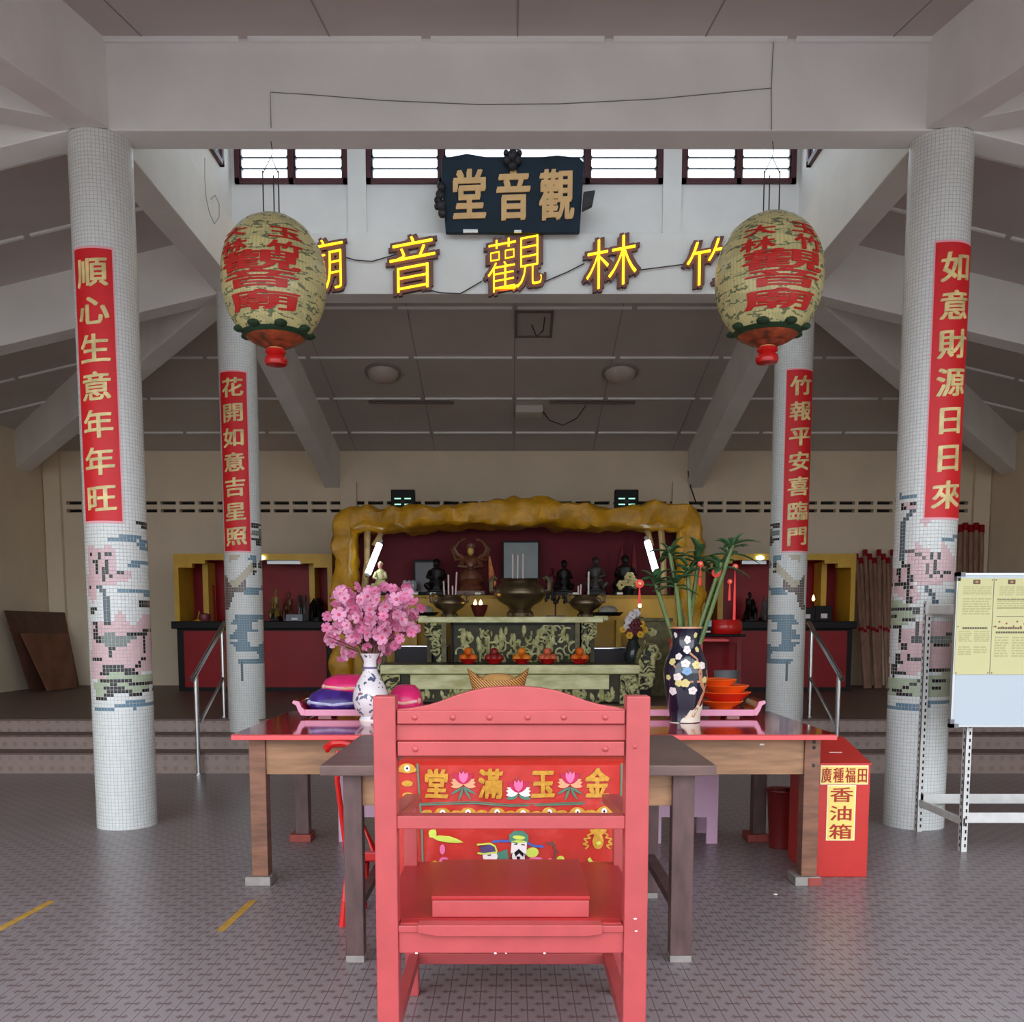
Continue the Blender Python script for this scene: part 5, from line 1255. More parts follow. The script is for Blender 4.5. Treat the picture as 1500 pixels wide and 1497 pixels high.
patch('gold_dragon_scrolls', M_THREADG, [ell(1240, 570, 34, 48), ell(1215, 720, 46, 30), ell(1240, 750, 50, 40), ell(415, 690, 18, 10)] + strokes([(1205, 520), (1175, 535), (1195, 550), (1155, 555), (1178, 575), (1150, 585), (1185, 595), (1165, 615)], 9) + strokes([(1275, 520), (1300, 535), (1285, 550), (1322, 555), (1300, 575), (1330, 585), (1290, 595), (1312, 615)], 9) + [petal(1240, 530, 60, 30, q * .7 - 2.6) for q in range(4)] + strokes([(300, 740), (295, 700), (265, 690), (255, 720)], 14) + strokes([(270, 770), (310, 765)], 12) + strokes([(170, 700), (165, 770)], 14), .0025)
patch('yellow_accent', M_LIME, [ell(1244, 580, 14, 10)] + strokes([(1185, 670), (1260, 780)], 20) + strokes([(985, 580), (960, 600), (975, 660)], 0.1) , .004)
patch('brown_branch', M_WOODL, strokes([(935, 580), (975, 590), (990, 630), (975, 670)], 9) + strokes([(965, 570), (985, 600)], 7) + strokes([(1005, 630), (985, 640)], 7), .003)

# ================================================================== RED TOPPED TABLE
ZR = .855; YR0, YR1 = 5.06, 6.42
xa, xb = xat(339, 1075, YR0), xat(1226, 1075, YR0)
o = thing('red_topped_table', 'long table with shiny red lacquer top and worn brown wooden frame', 'table', ((xa + xb) / 2, YR0, 0)); w = (xb - xa) / 2; ox = o.location.x
m = MB(); m.bx(-w, w, 0, YR1 - YR0, ZR - .006, ZR); m.build('lacquer_top', M_REDTOP, o)
m = MB(); m.bx(-w - .002, w + .002, -.002, YR1 - YR0 + .002, ZR - .03, ZR - .006); m.build('top_edge', M_REDEDGE, o, bevel=.002)
yl = .1
la, lb = xat(367, 1200, YR0 + yl) - ox, xat(391, 1200, YR0 + yl) - ox
ra, rb = xat(1176, 1200, YR0 + yl) - ox, xat(1199, 1200, YR0 + yl) - ox
BH = .05
blocks = []
for (a, b) in ((la, lb), (ra, rb)):
    for y in (yl, 1.16):
        m = MB(); m.bx(a, b, y, y + .09, BH + .001, ZR - .03); m.build('leg', M_WOOD if y == yl else M_WOODL, o, bevel=.003); blocks.append((a + ox, b + ox, YR0 + y))
    m = MB(); m.bx(a + .02, b - .02, yl + .09, 1.16, ZR - .2, ZR - .03); m.build('side_apron', M_WOODH, o)
m = MB(); m.bx(lb, ra, yl + .015, yl + .045, zat(1135, YR0 + yl), ZR - .03); m.build('front_apron', M_WOODH, o, bevel=.002)
m = MB(); m.bx(lb, ra, 1.2, 1.23, ZR - .2, ZR - .03); m.build('rear_apron', M_WOODH, o)
p = at(1160, 1091, YR0 + yl); m = MB(); m.bx(-.012, .012, 0, .004, -.004, .004); m.build('paint_fleck', M_STRIP, o, loc=(xat(1117, 1091, YR0 + yl) - ox, yl + .012, zat(1091, YR0 + yl)))
for v in (1087, 1095, 1121): m = MB(); m.ball((ra + .05, yl - .001, zat(v, YR0 + yl)), (.01, .006, .01), 8, 6); m.build('bolt', M_WIRE, o, smooth=True)
for (a, b, y), lab, mt in zip(blocks, ('grey wood block under front left leg of the red topped table', 'small brick and wood block under rear left leg of the red topped table',
                                   'grey and red block under front right leg of the red topped table', 'small brick block under rear right leg of the red topped table'), (M_GREYWD, M_BRICK, M_GREYWD, M_BRICK)):
    bo = thing('leg_block', lab, 'block', ((a + b) / 2, y + .04, 0), 0, 'blocks under the red topped table')
    m = MB(); m.bx(-.08, .06, -.06, .1, 0, BH); m.build('block', mt, bo, bevel=.003)
    if mt is M_GREYWD and a > 0: m = MB(); m.bx(-.01, .066, -.064, .09, 0, BH - .004); m.build('red_side', M_BRICK, bo, bevel=.002)

# pink scroll ended stand across the table
YS0, YS1 = 5.95, 6.25
xa, xb = xat(446, 1038, YS0), xat(1104, 1038, YS0)
o = thing('scroll_stand', 'long low pink edged stand with upturned ends on the red lacquer table', 'stand', ((xa + xb) / 2, YS0, ZR)); w = (xb - xa) / 2
hs = .05
m = MB(); m.bx(-w, w, 0, YS1 - YS0, hs - .03, hs); m.build('stand_top', M_REDTOP, o, bevel=.004)
m = MB(); m.bx(-w, w, -.012, 0, hs - .036, hs + .004); m.build('front_edge', M_PINK, o, bevel=.003)
for sg in (-1, 1):
    pl = [(0, hs - .034), (.02, hs - .034), (.04, hs), (.05, hs + .03), (.075, hs + .045), (.068, hs + .062), (.03, hs + .055), (.018, hs + .02), (0, hs + .004)]
    m = MB(); m.prism([(sg * (w + a), b) for a, b in pl], lambda a, b, d: Vector((a, d, b)), YS1 - YS0); q_ = m.build('scroll_end', M_REDTOP, o, bevel=.003)
    m = MB(); m.prism([(sg * (w + a), b) for a, b in pl], lambda a, b, d: Vector((a, -.012 + d, b)), .012); m.build('pink_edge', M_PINK, q_, bevel=.002)
    for y in (.03, YS1 - YS0 - .08):
        m = MB(); m.bx(sg * (w - .12) - .04, sg * (w - .12) + .04, y, y + .05, 0, hs - .03); m.build('foot', M_REDTOP, o)
ZSS = ZR + hs

# packets of folded robes
def packet(u0, u1, v0, v1, Y, zb, lab, c1, c2, pieces=2, dz=0):
    a, b = xat(u0, v1, Y), xat(u1, v1, Y); h = max(.02, zat(v0, Y + .05) - zb)
    o = thing('robe_packet', lab, 'packet', ((a + b) / 2, Y + .12, zb), 0, 'packets of folded robes'); w = (b - a) / 2
    m = MB(); m.lathe([(0, 0), (.9, 0), (1.0, .12), (.97, .35), (.8, .7), (.45, .95), (0, 1.0)], n=28); m.v = [(math.copysign(abs(x) ** .8, x) * w, math.copysign(abs(y) ** .8, y) * .13, z * h) for x, y, z in m.v]
    m.build('packet', c1, o, smooth=True)
    m = MB()
    for sg in (-1, 1): m.ball((sg * w * .82, -.05, h * .3), (w * .13, .05, h * .16), 8, 6)
    m.build('folded_corner', c2, o, smooth=True)
    m = MB(); m.tube([(-w * .75, -.105, h * .32), (0, -.132, h * .22), (w * .75, -.105, h * .32)], h * .07, 6); m.build('printed_band', c2, o, smooth=True)
    return o
M_PURP = mat('purple_satin', (64, 36, 122), .3, var=.4, scale=16); M_LAV = mat('lavender_print', (196, 196, 230), .5, var=.3, scale=30)
M_HOT = mat('hot_pink_satin', (222, 40, 110), .28, var=.15, scale=9); M_YEL2 = mat('pale_print_edge', (240, 176, 120), .5, var=.5, scale=25, rgb2=(236, 190, 200))
packet(444, 533, 1008, 1035, 6.0, ZSS, 'purple printed robe packet on left end of the pink edged stand', M_PURP, M_LAV)
packet(466, 548, 988, 1008, 6.05, ZSS + .105, 'bright pink robe packet lying on top of the purple one', M_HOT, M_YEL2)
packet(566, 617, 1003, 1028, 6.05, ZSS, 'bright pink robe packet to the right of the white vase', M_HOT, M_YEL2)
p = at(692, 1016, 6.05); o = thing('small_dish', 'small pale blue white dish left of the golden ingot', 'dish', (p.x, 6.08, ZSS))
m = MB(); m.lathe([(0, 0), (.05, 0), (.1, .03), (.095, .035), (0, .012)], n=24); m.v = [(x, y, z * 1.4) for x, y, z in m.v]; m.build('dish', mat('blue_white', (208, 216, 236), .25), o, smooth=True)
# woven ingot basket
Y = 6.12; a, b = xat(684, 1000, Y), xat(775, 1000, Y); w = (b - a) / 2; zt2 = zat(980, Y); H = zt2 - ZSS
o = thing('ingot_basket', 'golden woven ingot shaped basket on the stand behind chair crest', 'basket', ((a + b) / 2, Y, ZSS))
m = MB(); nU, nV = 40, 14; V = []; FS = []
for i in range(nU):
    t = 2 * PI * i / nU; c_, s_ = math.cos(t), math.sin(t)
    for j in range(nV + 1):
        q = j / nV; rx_ = w * (.62 + .38 * q ** .8); ry_ = .12 * (.7 + .3 * q)
        lift = (abs(c_) ** 3) * .30 * q
        V.append((rx_ * c_, ry_ * s_, H * (q * .72 + lift)))
for i in range(nU):
    for j in range(nV): a_ = i * (nV + 1) + j; b_ = ((i + 1) % nU) * (nV + 1) + j; FS.append((a_, b_, b_ + 1, a_ + 1))
FS.append(tuple(i * (nV + 1) for i in range(nU)))
m.add(V, FS)
nW = NT('woven_gold', .35); oo = nW.sep(nW.obj)
wv = nW.ma('SINE', nW.ma('MULTIPLY', nW.ma('ADD', oo[0], oo[2]), 330.0)); nW.color(nW.mix(nW.ma('GREATER_THAN', wv, -.2), (116, 58, 24), (214, 160, 86))); nW.bump(wv, .5, .004)
M_WEAVE = nW.m
bo = m.build('woven_shell', M_WEAVE, o, smooth=True, flip=False); md = bo.modifiers.new('thick', 'SOLIDIFY'); md.thickness = .008
m = MB(); m.ball((0, 0, H * .52), (w * .78, .1, H * .38), 24, 12); m.build('ingot_mound', mat('matt_gold', (196, 146, 84), .4, var=.15, scale=20), o, smooth=True)

# ------------------------------------------------------------------ white vase and cherry blossom
Y = 5.8; b = at(545, 1044, Y)
def vase(name, lab, cat, u, vt, vb, prof, Y, mt, zb):
    x = xat(u, vb, Y); H = zat(vt, Y) - zb
    o = thing(name, lab, cat, (x, Y, zb)); m = MB(); m.lathe([(r * Y / F, z * H) for r, z in prof], n=44); m.build('body', mt, o, smooth=True); return o, H
nV_ = NT('white_porcelain', .15); w1 = nV_.noise(nV_.obj, 26, 3); w2 = nV_.noise(nV_.obj, 11, 4)
cc = nV_.mix(nV_.ma('GREATER_THAN', w1, .6), (226, 218, 222), (84, 92, 120)); cc = nV_.mix(nV_.ma('GREATER_THAN', w2, .64), cc, (140, 90, 110)); nV_.color(cc)
V1, H1 = vase('vase', 'white porcelain vase with blue sprigs holding pink blossom on red table', 'vase', 543, 957, 1044,
              [(0, 0), (15, 0), (16, .03), (14, .07), (22, .16), (26, .3), (25, .42), (20, .56), (13, .68), (9.5, .78), (9.5, .9), (14, .985), (15, 1), (13, 1), (8, .9), (0, .88)], Y, nV_.m, ZR)
m = MB(); m.lathe([(15.6 * Y / F, 0), (16.6 * Y / F, 0), (16.6 * Y / F, .03 * H1), (15.6 * Y / F, .03 * H1)], n=36); m.build('foot_ring', M_PETALW, V1, smooth=True)
m = MB(); m.lathe([(9.8 * Y / F, .77 * H1), (11 * Y / F, .775 * H1), (11 * Y / F, .8 * H1), (9.8 * Y / F, .805 * H1)], n=36); m.build('neck_ring', mat('violet_glaze', (110, 96, 140), .2), V1, smooth=True)
cb = V1.location + Vector((0, 0, H1 * .9))
bl = thing('cherry_blossom', 'bunch of pink artificial cherry blossom in the white vase', 'flowers', cb)
rnd = random.Random(11); k = Y / F
pts = []
cent = [(508, 884, 1.0), (530, 900, 1.6), (545, 878, 1.2), (560, 905, 1.6), (585, 890, 1.2), (520, 930, 1.5), (560, 935, 1.6), (588, 912, 1.0), (500, 905, .8), (540, 950, 1.2), (575, 880, 1.0), (498, 945, .7), (490, 885, .5), (596, 886, .6), (545, 915, 1.8)]
while len(pts) < 96:
    u, v, s = rnd.choices(cent, weights=[c[2] for c in cent])[0]
    u += rnd.gauss(0, 12); v += rnd.gauss(0, 11)
    if not (484 < u < 606 and 864 < v < 962): continue
    pts.append(Vector(((u - 543) * k, rnd.uniform(-.16, .16), zat(v, Y) - cb.z)))
m = MB()
for i in range(0, 96, 3):
    q = pts[i]; m.tube([(0, 0, -H1 * .25), (q.x * .3, q.y * .3, max(.02, q.z * .45)), q], [.006, .005, .003], 5)
m.build('branch', mat('twig', (92, 60, 44), .7), bl, smooth=True)
protos = []
M_BLP = mat('blossom_pink', (228, 158, 190), .6, var=.2, scale=30); M_BLC = mat('blossom_heart', (220, 80, 120), .6)
def petals_mb(r):
    m = MB()
    for i in range(5):
        a = 2 * PI * i / 5 + .3
        p = [(0, 0), (.45, .34), (.85, .42), (1.0, .12), (.93, 0), (1.0, -.12), (.85, -.42), (.45, -.34)]
        V = [Vector((r * (x * math.cos(a) - y * math.sin(a)), -r * .28 * x * x, r * (x * math.sin(a) + y * math.cos(a)))) for x, y in p]
        V2 = [v + Vector((0, .004, 0)) for v in V]; n = len(V)
        m.add(V + V2, [tuple(range(n)), tuple(range(2 * n - 1, n - 1, -1))] + [(i_, (i_ + 1) % n, n + (i_ + 1) % n, n + i_) for i_ in range(n)])
    m.cur = 1; m.ball((0, -.004, 0), (r * .22, r * .16, r * .22), 6, 4)
    return m
for i, q in enumerate(pts):
    if i < 3: ob = petals_mb((.042, .036, .048)[i]).build('blossom', [M_BLP, M_BLC], bl); protos.append(ob)
    else: ob = protos[i % 3].copy(); COL.objects.link(ob)
    ob.parent = bl; ob.location = q; ob.rotation_euler = (rnd.uniform(-.9, .7), rnd.uniform(0, 6.28), rnd.uniform(-1.0, 1.0))
m = MB(); tpl = petals_mb(.034)
for i in range(150):
    q = rnd.choice(pts) + Vector((rnd.gauss(0, .05), rnd.uniform(-.02, .14), rnd.gauss(0, .05)))
    e = Matrix.Rotation(rnd.uniform(-1, 1), 3, 'Z') @ Matrix.Rotation(rnd.uniform(-1, .8), 3, 'X') @ Matrix.Rotation(rnd.uniform(0, 6.28), 3, 'Y')
    b0 = len(m.v); m.v += [tuple(q + e @ Vector(v)) for v in tpl.v]
    for f, mi in zip(tpl.f, tpl.mi): m.f.append([b0 + k_ for k_ in f]); m.mi.append(mi)
ob = m.build('small_blossoms', [mat('deep_blossom_pink', (214, 120, 160), .6, var=.2, scale=30), M_BLC], bl); ob['kind'] = 'stuff'

# ------------------------------------------------------------------ navy vase and bamboo
Y = 5.72
V2, H2 = vase('vase', 'tall navy vase with white plum blossom decoration holding bamboo', 'vase', 1003, 918, 1046,
              [(0, 0), (22, 0), (22.5, .03), (22, .06), (25, .15), (30, .38), (32, .52), (30, .64), (24, .74), (20, .82), (20, .9), (22.5, .97), (24, 1), (21.5, 1), (18, .92), (0, .8)], Y, M_NAVY, ZR)
k = Y / F
def vr(b):
    pr = [(0, 22), (.06, 22), (.15, 25), (.38, 30), (.52, 32), (.64, 30), (.74, 24), (.82, 20), (.9, 20), (1, 24)]; q = b / H2
    for (a0, r0), (a1, r1) in zip(pr, pr[1:]):
        if a0 <= q <= a1: return (r0 + (r1 - r0) * (q - a0) / (a1 - a0)) * k
    return 22 * k
def vfn(a, b, d):
    R_ = vr(b) + .0025 + d; t = a / (27 * k); return Vector((R_ * math.sin(t), -R_ * math.cos(t), b))
def vz(px): return (1046 - px) / 128 * H2
m = MB()                                                     # cream ground round the foot with a wavy edge
nS = 48; ring = []
for i in range(nS + 1):
    t = -PI + 2 * PI * i / nS; tf = max(-1.0, min(1.0, t / 1.4))
    ring.append((t * 27 * k, vz(1036 - 8 * math.cos(t * 2 - 1.2) - 9 * math.sin(t) - 2.0 * math.sin(t * 14))))
V = []; FS = []
for i, (a, b) in enumerate(ring):
    for j in range(5): V.append(vfn(a, .004 + (b - .004) * j / 4, 0))
for i in range(nS):
    for j in range(4): q = i * 5 + j; FS.append((q, q + 5, q + 6, q + 1))
m.add(V, FS); m.build('cream_ground', M_CREAM, V2, smooth=True)
M_VB = mat('tan_branch', (196, 140, 104), .3); M_VY = mat('straw_petals', (226, 208, 140), .3)
def vstroke(pts, w):
    m_ = []
    for p_ in stroke('x', [(((u - 1003) * k), vz(v)) for u, v in pts], w * k): m_.append(p_[1])
    return m_
m = MB()
for pl_ in vstroke([(1012, 1038), (1018, 1026), (1030, 1002), (1020, 992), (1017, 975)], 6) + vstroke([(1017, 975), (1014, 960), (1004, 952)], 3) + vstroke([(1018, 990), (1004, 990)], 3) + vstroke([(1030, 1002), (1036, 985), (1030, 975)], 2.5) + vstroke([(986, 972), (978, 964)], 2.5) + vstroke([(1012, 1036), (998, 1037)], 2.5):
    m.prism(pl_, vfn, .001)
m.build('painted_branch', M_VB, V2)
def vfl(lst, mt, nm):
    m = MB()
    for u, v, r in lst:
        for i in range(5):
            a = i * 2 * PI / 5 + u; m.prism([((u - 1003) * k + r * k * (.55 * math.cos(a) + .5 * math.cos(t)), vz(v) + r * k * (.55 * math.sin(a) + .5 * math.sin(t))) for t in [2 * PI * j / 8 for j in range(8)]], vfn, .0022)
    m.build(nm, mt, V2)
vfl([(1001, 935, 6), (1000, 948, 6), (988, 957, 5), (998, 966, 6), (1021, 969, 5.5), (989, 984, 6), (1008, 1002, 6), (981, 1003, 6), (977, 929, 4)], M_PETALW, 'painted_white_flowers')
vfl([(1012, 968, 6), (998, 992, 6), (990, 992, 5), (980, 964, 5), (1026, 988, 5), (1016, 929, 4), (1018, 948, 4), (975, 985, 4)], M_VY, 'painted_straw_flowers')
vfl([(1000, 976, 6)], mat('pale_blue_paint', (120, 160, 200), .3), 'painted_blue_flower')
m = MB(); m.lathe([(21.4 * k, H2), (24.2 * k, H2), (24.4 * k, H2 - .01), (23.4 * k, H2 - .012)], n=40); m.build('rim', M_VB, V2, smooth=True)
base = Vector((V2.location.x, Y, ZR))
stalks = [(955, 845, 'leftmost bamboo stalk in the navy vase, crossing the tube lamp'), (985, 850, 'bamboo stalk in the navy vase, second from left'), (978, 800, 'tall upright bamboo stalk in the navy vase before grotto edge'),
          (1003, 830, 'bamboo stalk in middle of the navy vase, red tassel beside'), (1022, 810, 'tall bamboo stalk right of middle in the navy vase'), (1048, 825, 'bamboo stalk leaning right, third from the right'), (1062, 800, 'bamboo stalk leaning far right with spreading leaves'),
          ]
rnd = random.Random(21)
for i, (u, v, lab) in enumerate(stalks):
    st = Vector((rnd.uniform(-.04, .04) + (u - 1003) * k * .18, rnd.uniform(-.05, .05), H2 * .82))
    en = Vector(((u - 1003) * k, rnd.uniform(-.12, .12), zat(v, Y) - ZR))
    o = thing('bamboo_stalk', lab, 'bamboo', base + st, 0, 'lucky bamboo stalks'); d = en - st
    m = MB(); P_ = [d * (j / 6) + Vector((0, 0, -.015 * (j / 6) * (1 - j / 6))) for j in range(7)]; m.tube(P_, .013, 8)
    for j in range(1, 6): m.lathe([(.0, -.004), (.016, -.003), (.016, .003), (0, .004)], P_[j], n=10)
    m.build('cane', M_STALK, o, smooth=True)
    m = MB()
    for j in range(13):
        a = rnd.uniform(0, 2 * PI); L = rnd.uniform(.1, .2); el = rnd.uniform(.0, 1.1)
        root = d * rnd.uniform(.86, 1.0); dr = Vector((math.cos(a) * math.cos(el), math.sin(a) * math.cos(el) * .7, math.sin(el)))
        sd = dr.cross(Vector((0, 0, 1))); sd = sd.normalized() if sd.length > .01 else Vector((1, 0, 0)); nn = sd.cross(dr)
        V = []; W_ = [.004, .019, .025, .018, .002]
        for q in range(5):
            c_ = root + dr * L * q / 4 - Vector((0, 0, L * .35 * (q / 4) ** 2)); V += [c_ - sd * W_[q] + nn * W_[q] * .4, c_, c_ + sd * W_[q] + nn * W_[q] * .4]
        FS = []
        for q in range(4): FS += [(q * 3, q * 3 + 1, q * 3 + 4, q * 3 + 3), (q * 3 + 1, q * 3 + 2, q * 3 + 5, q * 3 + 4)]
        m.add(V, FS)
    lo = m.build('leaves', M_LEAF, o, smooth=True); sm = lo.modifiers.new('t', 'SOLIDIFY'); sm.thickness = .002
M_TAS = mat('red_tassel', (214, 44, 34), .5)
for u, v, r, vt, lab in ((937, 855, 6, 885, 'red rosette with gold knot on left side of the bamboo'), (1026, 826, 4, 858, 'small red rosette with tassel between the bamboo stalks'), (1049, 839, 6.5, 0, 'round red rosette with gold centre, right of bamboo'),
                          (1077, 830, 4, 908, 'long red tassel string at far right of the bamboo'), (1069, 852, 3.5, 880, 'small gold bell with red tassel near far right of bamboo')):
    p = at(u, v, Y - .08); o = thing('rosette', lab, 'ornament', p, 0, 'red ornaments on the bamboo'); q = r * Y / F
    m = MB(); m.lathe([(0, -q * .5), (q, -q * .3), (q * 1.05, q * .2), (0, q * .4)], n=16); m.v = [(x, z, y) for x, y, z in m.v]; m.build('red_disc', M_TAS, o, smooth=True)
    m = MB(); m.ball((0, -q * .5, 0), q * .45, 8, 6); m.build('gold_knot', M_GOLDP, o, smooth=True)
    if vt: m = MB(); m.tube([(0, 0, -q * .5), (0, 0, (zat(vt, Y) - p.z) * .5), (0, 0, zat(vt, Y) - p.z)], [.003, .007, .009], 6); m.build('tassel', M_TAS, o, smooth=True)

# ------------------------------------------------------------------ orange bowls
Y = 6.1; x = xat(1058, 1030, Y); k = Y / F; z = ZSS
for r, h, dx, lab, mt in ((30, .045, 0, 'shallow orange dish at bottom of the orange stack', M_ORANGE), (36, .07, .02, 'wide orange red bowl, second from bottom of stack', mat('red_orange', (214, 44, 24), .25)), (33, .065, .02, 'red orange bowl, third from bottom of stack', M_ORANGE),
                         (27, .06, -.03, 'small orange bowl on top of the stack', M_ORANGE)):
    o = thing('bowl', lab, 'bowl', (x + dx, Y, z), 0, 'stacked orange bowls'); R_ = r * k
    m = MB(); m.lathe([(0, 0), (R_ * .5, 0), (R_ * .55, .01), (R_ * .92, h * .8), (R_, h), (R_ * .95, h), (R_ * .5, .02), (0, .016)], n=36); m.build('bowl', mt, o, smooth=True)
    m = MB(); m.lathe([(R_ * .97, h - .003), (R_ * 1.02, h + .001), (R_ * .99, h + .006), (R_ * .94, h + .001)], n=36); m.build('rim', M_ORANGE, o, smooth=True)
    z += h * .62 + .004

# ------------------------------------------------------------------ red table with drum cushion, bucket, phone behind
Y = 11.2; a, b = xat(1000, 935, Y), xat(1093, 935, Y); zt3 = zat(929, Y)
o = thing('red_lacquer_table', 'tall dark red lacquer table behind the navy vase, on the platform', 'table', ((a + b) / 2, Y, PZ)); w = (b - a) / 2; h = zt3 - PZ
m = MB(); m.bx(-w, w, 0, .6, h - .03, h); m.build('table_top', M_BLACK, o, bevel=.006)
M_LAC = mat('red_lacquer', (128, 14, 24), .18)
m = MB(); m.bx(-w + .03, w - .03, .02, .06, h - .1, h - .03); m.build('apron', M_LAC, o)
for x in (-w + .04, w - .1):
    for y in (.03, .5):
        m = MB(); m.bx(x, x + .06, y, y + .06, 0, h - .03); m.build('leg', M_LAC, o, bevel=.005)
m = MB(); m.bx(-w + .05, w - .05, .3, .33, .1, h - .1); m.build('inner_panel', M_DKRED, o)
a2, b2 = xat(1045, 917, Y), xat(1094, 917, Y); o = thing('drum', 'glossy red round drum on the red lacquer table', 'drum', ((a2 + b2) / 2, Y + .25, zt3)); r = (b2 - a2) / 2; hd = zat(908, Y) - zt3
m = MB(); m.lathe([(0, 0), (r * .88, 0), (r, hd * .2), (r * 1.02, hd * .5), (r * .98, hd * .85), (r * .88, hd), (0, hd)], n=36); m.build('body', M_REDPL, o, smooth=True)
m = MB(); m.lathe([(r * .87, hd), (r * .87, hd + .006), (0, hd + .006)], n=36); m.build('head', M_DKRED, o, smooth=True)
p = at(1037, 928, Y + .1); o = thing('small_box', 'small dark box with pale blue screen beside the red drum', 'box', (p.x, Y + .1, zt3))
m = MB(); m.bx(-.045, .045, 0, .06, 0, .17); m.build('case', M_BLACK, o, bevel=.004)
m = MB(); m.bx(-.04, .04, -.004, 0, .09, .16); m.build('screen', mat('pale_screen', (170, 206, 226), .2), o); m = MB(); m.bx(-.03, .03, -.004, 0, .02, .04); m.build('label_patch', M_PETALW, o)
Y = 10.7; a, b = xat(985, 938, Y), xat(1068, 938, Y); zt4 = zat(936, Y)
o = thing('red_side_table', 'narrow bright red table with pale corner, just right of the navy vase', 'table', ((a + b) / 2, Y, PZ)); w = (b - a) / 2; h = zt4 - PZ
m = MB(); m.bx(-w, w, 0, .35, h - .03, h); m.build('table_top', M_REDEDGE, o, bevel=.008)
for x in (-w + .02, w - .33):
    for y in (.03, .28): m = MB(); m.bx(x, x + .04, y, y + .04, 0, h - .03); m.build('leg', M_REDEDGE, o)
p = at(1062, 1003, 10.5); o = thing('bucket', 'small grey plastic bucket on the platform behind orange bowls', 'bucket', (p.x, 10.45, PZ)); k = 10.5 / F
m = MB(); m.lathe([(0, 0), (14 * k, 0), (18 * k, zat(982, 10.5) - PZ), (16.5 * k, zat(982, 10.5) - PZ), (12 * k, .02), (0, .02)], n=24); m.build('body', mat('grey_plastic', (126, 128, 132), .4), o, smooth=True)

# ================================================================== UNDER AND BESIDE THE TABLES
def slab_stool(x0, x1, y0, y1, h, lab, gap, ztrim):
    o = thing('pink_stool', lab, 'stool', ((x0 + x1) / 2, y0, 0), 0, 'pink plastic stools'); w = (x1 - x0) / 2; d = y1 - y0
    m = MB(); m.bx(-w, w, 0, d, h - .03, h); m.build('seat', M_PINKPL, o, bevel=.01)
    for y in (0, d - .02):
        for sg in (-1, 1):
            m = MB(); m.bx(sg * w - sg * .0, sg * (w - .075), y, y + .02, 0, ztrim); m.build('leg', M_PINKPL, o, bevel=.004)
        m = MB(); m.bx(-w, w, y, y + .02, ztrim, h - .03); m.build('skirt', M_PINKPL, o)
    for sg in (-1, 1):
        m = MB(); m.bx(sg * w, sg * (w - .02), .02, d - .02, ztrim, h - .03); m.build('side_skirt', M_PINKPL, o)
YP = 6.15
slab_stool(xat(952, 1230, YP), xat(1051, 1230, YP), YP, YP + .34, .5, 'pink plastic stool under right half of the red topped table', .1, zat(1197, YP))
YP2 = 6.2
slab_stool(xat(496, 1230, YP2), xat(592, 1230, YP2), YP2, YP2 + .34, .5, 'pink plastic stool under left half of the red topped table', .1, zat(1197, YP2))
# red plastic chair, tucked in sideways under the left of the tables
o = thing('plastic_chair', 'red plastic chair tucked under the left of the tables, mostly hidden', 'chair', (xat(537, 1300, 4.9) - .0, 5.28, 0), math.radians(0))
ch0 = o.location
pp = lambda u, v, Y: at(u, v, Y) - ch0
m = MB(); m.tube([pp(502, 1376, 4.45), pp(506, 1320, 4.45)], [.028, .02], 8); m.tube([pp(506, 1320, 4.45), pp(512, 1262, 4.47)], [.02, .016], 8); m.build('leg', M_REDPL, o, smooth=True)
m = MB(); m.tube([pp(531, 1345, 4.72), pp(533, 1262, 4.72)], [.02, .03], 8); m.build('leg', M_REDPL, o, smooth=True)
m = MB(); m.hexa([pp(529, 1262, 4.6), pp(590, 1262, 4.6), pp(590, 1258, 5.0), pp(529, 1258, 5.0), pp(529, 1248, 4.6), pp(590, 1248, 4.6), pp(590, 1245, 5.0), pp(529, 1245, 5.0)]); m.build('seat', M_REDPL, o, bevel=.008)
m = MB(); m.tube([pp(529, 1250, 4.62), pp(529, 1200, 4.66), pp(548, 1246, 4.62)], .016, 8); m.build('arm_support', M_REDPL, o, smooth=True)
m = MB(); m.tube([pp(480, 1100, 4.98), pp(478, 1096, 5.0), pp(486, 1090, 5.02), pp(500, 1089, 5.03), pp(560, 1100, 5.03)], [.012, .02, .022, .02, .018], 8); m.tube([pp(495, 1100, 5.02), pp(494, 1145, 4.98), pp(510, 1265, 4.6)], .014, 8); m.build('backrest', M_REDPL, o, smooth=True)
# bucket
Y = 5.98; p = at(1142, 1238, Y); k = Y / F
o = thing('waste_bin', 'dark red plastic bin under right end of the red topped table', 'bin', (p.x + .03, Y + .08, 0)); hb = zat(1163, Y)
m = MB(); m.lathe([(0, 0), (17 * k, 0), (22 * k, hb), (24 * k, hb + .01), (24 * k, hb + .02), (20.5 * k, hb + .015), (15 * k, .02), (0, .02)], n=32); m.build('body', mat('maroon_plastic', (120, 26, 24), .4), o, smooth=True)

